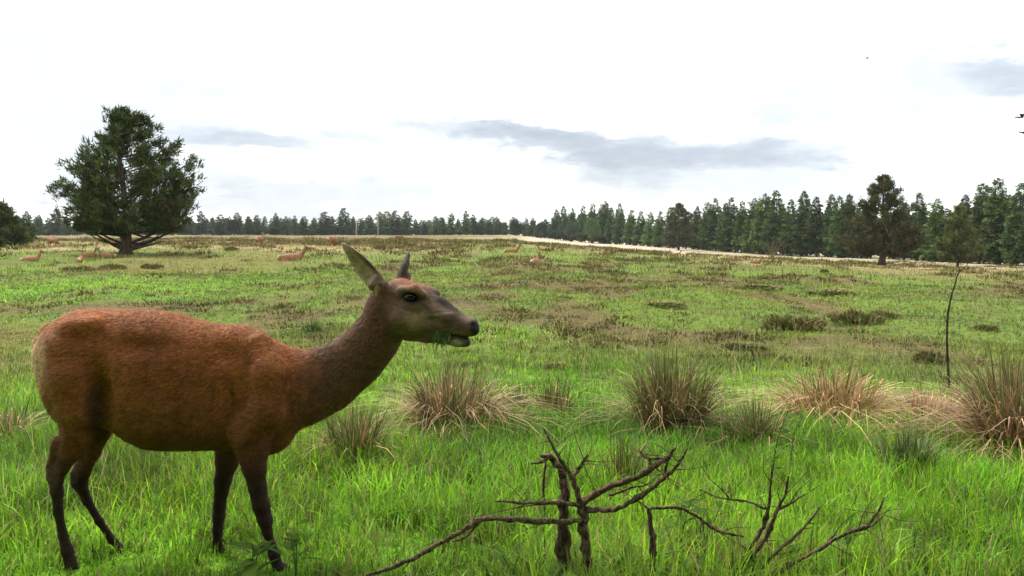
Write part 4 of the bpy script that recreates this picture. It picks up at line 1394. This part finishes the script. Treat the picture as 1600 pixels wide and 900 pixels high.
for i, (px, py, hw, hh, lab) in enumerate([
        (1240, 516, 52, 34, 'largest dark green and brown heather clump in the right mid-field'),
        (1335, 506, 46, 26, 'brown heather clump right of the largest clump'), (1380, 500, 26, 20, 'small brown heather clump between the largest clump and the thin sapling'),
        (1148, 528, 34, 15, 'flat reddish brown heather patch left of the largest clump'), (1162, 544, 40, 13, 'low brown heather patch below and left of the largest clump'),
        (1455, 566, 30, 22, 'brown-green heather clump at the foot of the thin sapling'), (1540, 516, 20, 12, 'small dark brown heather clump near the right edge above the big tussock'),
        (868, 576, 30, 10, 'flat reddish heather patch above the thin straw tuft'), (120, 424, 30, 12, 'dark heather clump below the big pine on its left'),
        (176, 421, 22, 11, 'dark heather clump straight below the trunk of the big pine'), (238, 420, 20, 11, 'dark heather clump below the big pine on its right'),
        (362, 392, 13, 8, 'dark brown heather clump right of the big pine, above the back of the hind'), (1288, 427, 8, 10, 'dark brown lump in the straw left of the broad brownish pine'),
        (1300, 462, 42, 12, 'brown heather bank below the dark lump in the straw'), (1040, 478, 34, 8, 'low olive heather patch in the centre of the field'),
        (1175, 452, 46, 9, 'long low brown heather bank in the right of the field'), (28, 385, 9, 5, 'tiny dark heather clump at the left edge of the far field'), (590, 376, 11, 5, 'dark heather clump in the far field above the far ear of the hind')]):
    heather(px, py, hw, hh * .95, i % 4, lab)

# the countless small ones: one mass
n = 7500
x, y = scatter(n, 10, 150, R(32), .75)
Wz = zones(x, y)[:, 4]
k = RNG.uniform(0, 1, n) < np.clip(Wz * 1.0, .03, 1)
x, y = x[k], y[k]; n = len(x)
per = 34
sz = RNG.uniform(.12, .36, n) * np.clip(y / 26, .75, 3.2)
a = RNG.uniform(0, 6.28, (n, per)); q = np.sqrt(RNG.uniform(0, 1, (n, per)))
X = x[:, None] + np.cos(a) * q * sz[:, None]; Y = y[:, None] + np.sin(a) * q * sz[:, None] * 1.2
Zt = gz(X, Y) + np.sqrt(1 - q * q) * sz[:, None] * .22 - .02
P = np.stack([X, Y, Zt], -1).reshape(-1, 3); m = len(P)
ct = np.where(RNG.uniform(0, 1, (n, 1)) < .5, np.array([[.125, .135, .036]]), np.array([[.150, .110, .050]])) * RNG.uniform(.65, 1.3, (n, 1))
c = np.repeat(ct, per, 0) * RNG.uniform(.7, 1.35, (m, 1))
szr = np.repeat(sz, per)
V, Q, T, C = blades(P, szr * RNG.uniform(.2, .45, m), szr * .16, a.ravel(), RNG.uniform(.1, 1, m), c, 1)
tag(link('heather_cover', np_mesh('heather_cover', V, Q, T, C), M_HEATH), 'brown and olive heather and moss cover scattered over the open field', 'heather', kind='stuff')

# ================================================================== dead bushes in the foreground
def branch_set(root_name, depth, base_px, label, strands, seed):
    rng = np.random.default_rng(seed)
    bb = px_at(base_px, depth)
    r = empty(root_name, bb, label, 'dead bush')
    for nm, pts in strands:
        # pts: (px, py, depth offset m, radius px)
        W3 = []
        for (px, py, dd, rp) in pts:
            p = at_depth(px, py, depth + dd)
            W3.append((p.x - bb.x, p.y - bb.y, p.z - bb.z, rp * (.50 if nm == 'trunk' else .52) * depth / F))
        n_ = max(12, 9 * len(pts))
        sp = spline(W3, n_)
        jit = rng.normal(0, 1, (n_, 3)) * (sp[:, 3:4] * .30)
        jit = (jit + np.roll(jit, 1, 0)) * .5
        jit[0] = 0
        big = sp[:, 3].max() > .006
        seg = 12 if big else 6
        rad_ = np.maximum(sp[:, 3], .0011)
        for _k in range(n_ // 9):                       # knots
            rad_ = rad_ * (1 + .28 * np.exp(-((np.arange(n_) - rng.uniform(0, n_)) / 1.1) ** 2))
        v, q, t = tube(sp[:, :3] + jit, rad_, seg, .05, rng)
        if big:                                         # lengthwise bark ridges and cracks
            ridge = rng.normal(0, .13, seg)
            for i_ in range(n_):
                ridge = ridge * .85 + rng.normal(0, .075, seg)
                c_ = sp[i_, :3] + jit[i_]
                v[i_ * seg:(i_ + 1) * seg] = c_ + (v[i_ * seg:(i_ + 1) * seg] - c_) * (1 + ridge[:, None])
            e_ = (n_ - 1) * seg                         # snapped end
            v[e_:e_ + seg] += (sp[-1, :3] - sp[-2, :3]) * rng.uniform(-.4, 1.1, (seg, 1))
        sub = nm in ('twig', 'stub', 'bark_strip')
        o_ = link(nm, np_mesh('dead_' + nm, v, q, t, None, True), M_DEAD, last if sub else r)
        if not sub: last = o_
        if nm in ('branch', 'stem', 'twig'):            # fine side twigs
            for _k in range(7 if nm != 'twig' else 3):
                f_ = rng.uniform(.3, .95); p0 = sp[int(f_ * (n_ - 1)), :3]
                d_ = sp[-1, :3] - sp[0, :3]; d_ = d_ / (np.linalg.norm(d_) + 1e-6)
                d_ = d_ * .7 + rng.normal(0, .75, 3) * np.array([1, .7, 1]); d_ /= np.linalg.norm(d_)
                l_ = rng.uniform(.04, .19)
                k_ = rng.normal(0, .25, 3)
                cp = spline([p0, p0 + d_ * l_ * .5 + k_ * l_ * .25, p0 + d_ * l_ + k_ * l_ * .1], 7)
                v, q, t = tube(cp, np.linspace(.0022, .0008, 7), 5, .1, rng)
                link('twig', np_mesh('dead_twig', v, q, t, None, True), M_DEAD, last)
    return r


DS = 3.4
branch_set('dead_bush', DS, 885, 'dead stump with gnarled bare branches spreading both ways, front centre', [
    ('trunk', [(884, 1010, 0, 24), (878, 905, 0, 21), (880, 800, .02, 17), (881, 755, .02, 14), (873, 726, .02, 11), (860, 714, .02, 9), (846, 711, .02, 6)]),
    ('stub', [(856, 716, .02, 5), (842, 723, .0, 4), (830, 724, -.01, 2.5)]),
    ('bark_strip', [(853, 722, 0, 3), (850, 745, -.01, 4), (849, 770, -.01, 3), (851, 782, -.01, 1.5)]),
    ('trunk', [(932, 1010, -.04, 19), (922, 900, -.04, 16), (915, 840, -.04, 13), (909, 795, -.03, 12), (908, 780, -.03, 10)]),
    ('branch', [(908, 785, -.03, 8), (895, 748, -.04, 7), (872, 712, -.05, 5), (851, 672, -.06, 2)]),
    ('branch', [(893, 748, -.03, 6), (905, 732, -.03, 6), (911, 722, -.03, 5), (918, 711, -.03, 2)]),
    ('branch', [(908, 788, -.03, 10), (940, 766, -.05, 10), (985, 749, -.07, 8), (1020, 731, -.08, 7), (1045, 714, -.08, 6), (1055, 699, -.08, 4)]),
    ('twig', [(1046, 715, -.08, 5), (1020, 717, -.07, 4), (1008, 714, -.06, 3.5), (999, 704, -.06, 2)]),
    ('twig', [(1016, 716, -.07, 4), (1014, 726, -.07, 3)]),
    ('twig', [(1044, 716, -.08, 4), (1040, 732, -.06, 4), (1036, 748, -.05, 3)]),
    ('branch', [(915, 796, -.03, 8), (955, 796, -.06, 7), (1000, 776, -.1, 6.5), (1035, 749, -.12, 5.5), (1060, 724, -.13, 4.5), (1073, 702, -.14, 2.5)]),
    ('twig', [(952, 774, -.05, 4), (985, 763, -.03, 3.5), (1010, 757, -.02, 2.5), (1030, 742, 0, 1.5)]),
    ('branch', [(906, 790, -.04, 6), (862, 785, -.06, 5), (820, 786, -.09, 4), (774, 783, -.12, 2.5)]),
    ('twig', [(865, 787, -.06, 3), (835, 789, -.06, 2.5), (810, 792, -.07, 1.5)]),
    ('branch', [(916, 812, -.04, 8), (870, 815, -.08, 8), (800, 812, -.12, 7), (752, 811, -.15, 7.5), (720, 831, -.18, 7), (690, 848, -.2, 6), (640, 875, -.24, 6), (580, 897, -.28, 5), (535, 906, -.3, 3)]),
    ('twig', [(748, 815, -.15, 4), (728, 838, -.14, 3.5), (706, 846, -.12, 3)]),
    ('trunk', [(1012, 1010, .06, 11), (1018, 905, .06, 9.5), (1020, 850, .06, 8.5), (1014, 797, .06, 7)]),
    ('branch', [(1012, 796, .06, 5), (1060, 793, .08, 4.5), (1090, 808, .08, 4), (1120, 829, .08, 4), (1160, 838, .1, 2.5)]),
    ('twig', [(1016, 798, .06, 3), (1004, 788, .05, 2.5), (996, 782, .05, 1.5)]),
], 501)
branch_set('dead_bush', 3.5, 1150, 'dead bush of thin bare stems with forked tips, front right', [
    ('stem', [(1100, 1000, 0, 9), (1130, 905, 0, 8), (1165, 862, 0, 7), (1190, 828, 0, 6), (1200, 795, 0, 5), (1206, 735, 0, 2.5)]),
    ('stem', [(1130, 1000, -.05, 8), (1150, 905, -.05, 7), (1190, 850, -.05, 6.5), (1215, 797, -.05, 5), (1228, 768, -.05, 4), (1232, 745, -.05, 2.5)]),
    ('twig', [(1216, 796, -.05, 4), (1238, 785, -.05, 3.5), (1257, 772, -.05, 2)]),
    ('twig', [(1196, 795, 0, 4), (1165, 783, .03, 3), (1125, 778, .05, 2.5), (1092, 764, .06, 1.5)]),
    ('twig', [(1142, 781, .04, 2.5), (1132, 770, .05, 2), (1127, 760, .05, 1.2)]),
    ('branch', [(1130, 950, -.1, 7), (1200, 903, -.1, 6), (1265, 866, -.1, 5), (1320, 835, -.1, 5), (1352, 822, -.1, 4.5), (1372, 798, -.1, 4), (1381, 777, -.1, 2)]),
    ('twig', [(1330, 831, -.1, 4), (1362, 822, -.08, 3), (1392, 792, -.06, 1.5)]),
    ('branch', [(1180, 900, -.02, 5), (1215, 862, -.02, 4.5), (1258, 822, -.02, 3.5), (1279, 795, -.02, 2)]),
    ('twig', [(1240, 880, -.1, 4), (1290, 850, -.05, 3), (1312, 822, -.03, 1.5)]),
], 502)

# thin dark sapling in the right mid-field
sb = on_ground(1484, 606)
r = empty('thin_sapling', sb, 'thin dark crooked sapling standing alone above the tan tussocks', 'sapling')
kk = sb.y / F
for nm, pts in (('stem', [(0, 0, 4.5), (-5, 45, 4), (-7, 75, 4), (-7, 110, 3.6), (-2, 145, 3.0), (5, 172, 2.6), (10, 188, 2)]), ('twig', [(10, 184, 1.6), (22, 196, 1.2), (26, 214, .6)]),
                ('twig', [(0, 4, 2), (-14, 16, 1.6), (-20, 30, 1)]), ('twig', [(0, 2, 2), (8, 12, 1.5), (12, 4, 1)]), ('twig', [(-6, 100, 1.5), (-12, 112, 1), (-13, 122, .6)])):
    cp = spline([(a * kk, 0, h * kk, rr * kk * .48) for a, h, rr in pts], 14)
    v, q, t = tube(cp[:, :3] + RNG.normal(0, .002, (14, 3)), cp[:, 3], 5, .1)
    link(nm, np_mesh('sapling_' + nm, v, q, t, None, True), M_TWIG, r)

# ================================================================== leafy plants at the front
def leaf_mesh(lw, seed, tint):
    rng = np.random.default_rng(seed)
    n_ = 7
    V, Q = [], []
    for i in range(n_):
        t = i / (n_ - 1)
        wv = lw * math.sin(math.pi * min(1, t * .97 + .03)) ** .8 * (1 - .25 * t) + .002
        z = -.18 * t * t
        V += [(t, -wv, z + .25 * wv), (t, 0, z), (t, wv, z + .25 * wv)]
    for i in range(n_ - 1):
        for j in (0, 1):
            Q.append((i * 3 + j, i * 3 + j + 1, i * 3 + j + 4, i * 3 + j + 3))
    V = np.array(V)
    C = np.repeat(np.array(tint)[None], len(V), 0); C[1::3] *= 1.25
    return np_mesh('leaf', V, np.array(Q), None, C, True)


LEAVES = [leaf_mesh(.17, 1, (.085, .15, .022)), leaf_mesh(.15, 2, (.06, .115, .02)), leaf_mesh(.20, 3, (.11, .19, .026)), leaf_mesh(.12, 4, (.045, .085, .02))]


def leafy_plant(px, depth, H, n_leaf, ll, label, seed, kinds=(0, 1, 2), spread=.6, nst=2):
    rng = np.random.default_rng(seed)
    b = px_at(px, depth)
    r = empty('leafy_plant', b, label, 'plant', 'leafy plants in the near grass')
    for s_ in range(nst):
        a = rng.uniform(0, 6.28); out = H * spread * rng.uniform(.2, .7)
        cp = spline([(0, 0, -.03), (math.cos(a) * out * .3, math.sin(a) * out * .3, H * .55), (math.cos(a) * out, math.sin(a) * out, H * rng.uniform(.85, 1.05))], 10)
        v, q, t = tube(cp, np.linspace(.0045, .0015, 10), 5, 0, rng)
        link('stem', np_mesh('plant_stem', v, q, t, None, True), M_TWIG if seed % 2 else M_LEAFSTEM, r)
        m = n_leaf // nst
        for i in range(m):
            f = .25 + .75 * (i + .5) / m
            j = min(int(f * 9), 8)
            p = cp[j] + (cp[j + 1] - cp[j]) * (f * 9 - j) if j < 9 else cp[9]
            o = link('leaf', LEAVES[rng.choice(kinds)], M_LEAF, r)
            o.location = p
            l_ = ll * rng.uniform(.65, 1.15) * (1.1 - .4 * f)
            o.scale = (l_, l_, l_)
            o.rotation_euler = (rng.normal(0, .3), rng.normal(-.05, .4), i * 2.4 + rng.normal(0, .4))
    return r


M_LEAFSTEM = plain('green_plant_stem', (.07, .12, .03), .6, .3)
for i, (px, d, H, nl, ll, lab) in enumerate([
        (385, 3.62, .20, 14, .17, 'broad-leaved weed at the front hooves of the hind'),
        (455, 3.70, .24, 8, .12, 'pale narrow-leaved weed right of the front hooves of the hind'),
        (1066, 3.75, .36, 22, .14, 'bright green leafy plant behind the thin branch right of the dead stump'),
        (1112, 3.9, .30, 18, .12, 'leafy plant behind the left twig of the front right dead bush'),
        (1210, 5.0, .52, 26, .08, 'tall slim leafy sapling behind the front right dead bush'),
        (1240, 5.4, .48, 22, .08, 'slim leafy sapling just right of the tallest leafy one'),
        (985, 3.5, .22, 16, .13, 'low leafy plant between the two trunks of the dead bush'),
        (1060, 3.45, .16, 14, .13, 'low leafy plant at the bottom edge right of the dead stump'),
        (1250, 3.6, .22, 16, .12, 'leafy plant under the leaning stems of the front right dead bush'),
        (1330, 3.7, .24, 16, .12, 'leafy plant at the bottom edge below the rightmost dead branch'),
        (905, 3.55, .26, 12, .11, 'small leafy plant tucked behind the dead stump'),
        (1440, 3.8, .24, 14, .11, 'leafy plant at the bottom edge right of the dead branches'),
        (800, 3.6, .18, 10, .10, 'small leafy plant left of the dead stump'),
        (868, 3.32, .22, 18, .12, 'leafy weed growing against the foot of the dead stump'),
        (950, 3.3, .20, 18, .12, 'leafy weed at the bottom edge right of the stump foot'),
        (1110, 3.4, .24, 20, .12, 'leafy weed growing through the base of the thin dead stems'),
        (1180, 3.45, .24, 20, .12, 'leafy weed right of the base of the thin dead stems')]):
    leafy_plant(px, d, H, nl, ll, lab, 601 + i, nst=1 if H > .4 else 2)

# ================================================================== the herd in the distance
M_FARCOAT = coat_material('herd_coat')


def herd_mesh(kind):
    g = SDF((-1.0, -.42, -.05), (1.35, .42, 1.7), .03)
    k = .06
    if kind == 'lying':
        g.chain([(-.62, 0, .30, .23, .95), (-.2, 0, .30, .28, 1.0), (.25, 0, .33, .26, .9), (.5, 0, .40, .19, .8)], k)
        g.chain([(.5, 0, .45, .15, .7), (.72, 0, .72, .10, .8), (.84, 0, .93, .09, .8)], k)
        head = [(.84, 0, .96, .09, .75), (.98, 0, .92, .07, .75), (1.12, 0, .86, .045, .9)]
        ear0 = (.80, 1.02)
        for s in (-1, 1):
            g.chain([(-.5, .2 * s, .15, .12), (-.2, .3 * s, .10, .07), (-.45, .33 * s, .06, .045)], k)
            g.chain([(.35, .16 * s, .16, .10), (.6, .2 * s, .08, .05), (.4, .22 * s, .05, .04)], k)
    else:
        g.chain([(-.60, 0, .95, .20, .9), (-.25, 0, .88, .24, .95), (.15, 0, .86, .25, .9), (.42, 0, .92, .21, .8)], k)
        for s in (-1, 1):
            g.chain([(-.58, .12 * s, .85, .15, .7), (-.55, .13 * s, .62, .09), (-.68, .13 * s, .46, .05), (-.64, .13 * s, .2, .04), (-.62, .13 * s, 0, .045)], k)
            g.chain([(.40, .11 * s, .75, .13, .7), (.42, .12 * s, .5, .07), (.42, .12 * s, .28, .045), (.43, .12 * s, 0, .045)], k)
        if kind == 'grazing':
            g.chain([(.50, 0, .92, .15, .7), (.75, 0, .62, .10, .8), (.88, 0, .36, .09, .8)], k)
            head = [(.90, 0, .34, .09, .75), (.98, 0, .2, .07, .75), (1.04, 0, .08, .045, .9)]
            ear0 = (.84, .42)
        else:
            g.chain([(.45, 0, .98, .16, .7), (.66, 0, 1.22, .10, .8), (.78, 0, 1.42, .09, .8)], k)
            head = [(.78, 0, 1.45, .09, .75), (.93, 0, 1.40, .07, .75), (1.06, 0, 1.34, .045, .9)]
            ear0 = (.74, 1.52)
    g.chain(head, .04)
    for s in (-1, 1):
        g.chain([(ear0[0], .07 * s, ear0[1], .035), (ear0[0] - .06, .19 * s, ear0[1] + .09, .03)], .03)
    V, Q = g.mesh(1)
    n_ = fbm(V[:, 0] * 6, V[:, 2] * 6 + V[:, 1] * 3, 800, 2)
    C = np.repeat(np.array([[.22, .105, .050]]), len(V), 0) * (.75 + .5 * n_)[:, None]
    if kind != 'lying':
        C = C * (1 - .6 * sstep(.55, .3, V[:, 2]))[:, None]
    dk = sstep(.7, .9, V[:, 0])[:, None]
    C = C * (1 - dk) + np.array([.17, .10, .06]) * dk
    ru = (sstep(-.68, -.78, V[:, 0]) * sstep(.2, .5, V[:, 2]))[:, None]
    C = C * (1 - ru) + np.array([.5, .36, .22]) * ru
    return np_mesh('herd_' + kind, V, Q, None, C, True)


HM = {k: herd_mesh(k) for k in ('lying', 'grazing', 'standing')}
for kind, px, py, rz, lab in [
        ('grazing', 84, 386, -.35, 'orange-brown deer grazing in the straw left of the big pine'),
        ('standing', -4, 383, .4, 'deer half cut by the left picture edge'),
        ('lying', 126, 408, 1.9, 'pale tan deer lying in the straw left below the big pine'),
        ('lying', 138, 402, 1.2, 'orange deer lying just left of the trunk of the big pine'),
        ('lying', 168, 402, 3.0, 'reddish deer lying close to the trunk of the big pine'),
        ('standing', 406, 385, 1.4, 'deer seen end-on in the straw right of the big pine'),
        ('grazing', 519, 385, 1.2, 'deer grazing left of the ear tip of the near hind'),
        ('lying', 456, 408, .15, 'orange deer lying with raised head above the back of the near hind'),
        ('grazing', 624, 377, .1, 'orange deer grazing alone at the far field edge above the far ear'),
        ('lying', 583, 373, .6, 'tiny deer lying at the far edge of the brown heather'),
        ('lying', 800, 394, .1, 'pale orange deer lying in the middle of the far field'),
        ('lying', 850, 392, 2.9, 'orange deer lying right of the middle of the far field'),
        ('lying', 836, 411, 1.2, 'deer lying low in bright grass with raised head, centre field'),
        ('lying', 1058, 398, .4, 'red-brown deer lying on the pale strip below the forest edge'),
        ('lying', 1086, 402, 2.5, 'orange deer lying right of the pale strip'),
        ('lying', 1180, 412, .2, 'orange deer lying below the bare pale bush'),
        ('lying', 48, 408, 1.0, 'tan deer lying in straw at the far left')]:
    b = on_ground(px, py)
    d = empty('red_deer', b, lab, 'deer', 'herd of deer resting in the far field', rz)
    if kind == 'lying' and (px < 200 or px > 780):
        d.scale = (.62,) * 3
        d.location.z -= .14
    elif kind == 'lying':
        d.scale = (.85,) * 3
        d.location.z -= .12
    else:
        d.scale = (.85,) * 3
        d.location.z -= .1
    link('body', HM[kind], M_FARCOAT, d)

# ================================================================== slim tree just outside the right edge whose twig tips reach in
tb = Vector((5.6, 6.6, float(gz(5.6, 6.6))))
r = empty('birch_sapling', tb, 'bare twig tips reaching into the sky at the right picture edge', 'tree')
v, q, t = tube([(0, 0, -.05), (.05, .02, 1.2), (-.02, .03, 2.6), (.05, 0, 3.6)], [.045, .036, .024, .008], 8, .06)
link('trunk', np_mesh('birch_trunk', v, q, t, None, True), M_BARK, r)
for (p0, p1, z0) in (((1586, 183), (1612, 181), 2.0), ((1592, 206), (1616, 209), 1.9)):
    e0 = at_depth(*p0, 6.3) - tb; e1 = at_depth(*p1, 6.35) - tb
    cp = spline([(0, 0, z0), (e1.x * .5, e1.y * .5, z0 * .4 + e1.z * .6), tuple(e1), tuple((e0 + e1) / 2 + Vector((0, 0, -.006))), tuple(e0)], 18)
    v, q, t = tube(cp, np.linspace(.011, .0045, 18), 5, .1)
    link('twig', np_mesh('birch_twig', v, q, t, None, True), M_TWIG, r)

# a bird far up in the sky
bp_ = at_depth(1355, 91, 60)
bd = empty('flying_bird', bp_, 'tiny dark bird flying high in the white sky', 'bird')
v, q, t = tube([(-.09, 0, 0), (-.03, 0, .005), (.03, 0, .01), (.08, 0, 0)], [.006, .03, .028, .008], 7, 0)
link('body', np_mesh('bird_body', v, q, t, None, True), M_TWIG, bd)
for s in (-1, 1):
    Vb = np.array([(-.03, .02 * s, .01), (.04, .02 * s, .01), (.05, .1 * s, .05), (.0, .2 * s, .03), (-.04, .1 * s, .045), (-.03, .02 * s, .016), (.04, .02 * s, .016), (.05, .1 * s, .056), (.0, .2 * s, .034), (-.04, .1 * s, .051)])
    link('wing', np_mesh('bird_wing', Vb, np.array([(0, 1, 2, 4), (5, 9, 7, 6)]), np.array([(2, 3, 4), (7, 9, 8)])), M_TWIG, bd)

# ================================================================== the damp air between the near field and the far woods
HAZE = 0.00009
if HAZE:
    hx0, hy0, hz0, hz1 = 2700, 2700, float(Vg[:, 2].min()) - 1.0, 24.0
    vv = np.array([(sx * hx0, sy * hy0, z) for z in (hz0, hz1) for sx, sy in ((-1, -1), (1, -1), (1, 1), (-1, 1))])
    hm = np_mesh('haze', vv, np.array([(3, 2, 1, 0), (4, 5, 6, 7), (0, 1, 5, 4), (1, 2, 6, 5), (2, 3, 7, 6), (3, 0, 4, 7)]))
    m, b = new_mat('damp_air')
    pv = b.node('ShaderNodeVolumePrincipled')
    pv.inputs['Color'].default_value = (.88, .93, 1.0, 1)
    pv.inputs['Density'].default_value = HAZE
    o = b.node('ShaderNodeOutputMaterial'); b.link(pv.outputs[0], o.inputs['Volume'])
    tag(link('haze', hm, m), kind='stuff', label='thin damp haze in the air over the whole field', cat='haze')
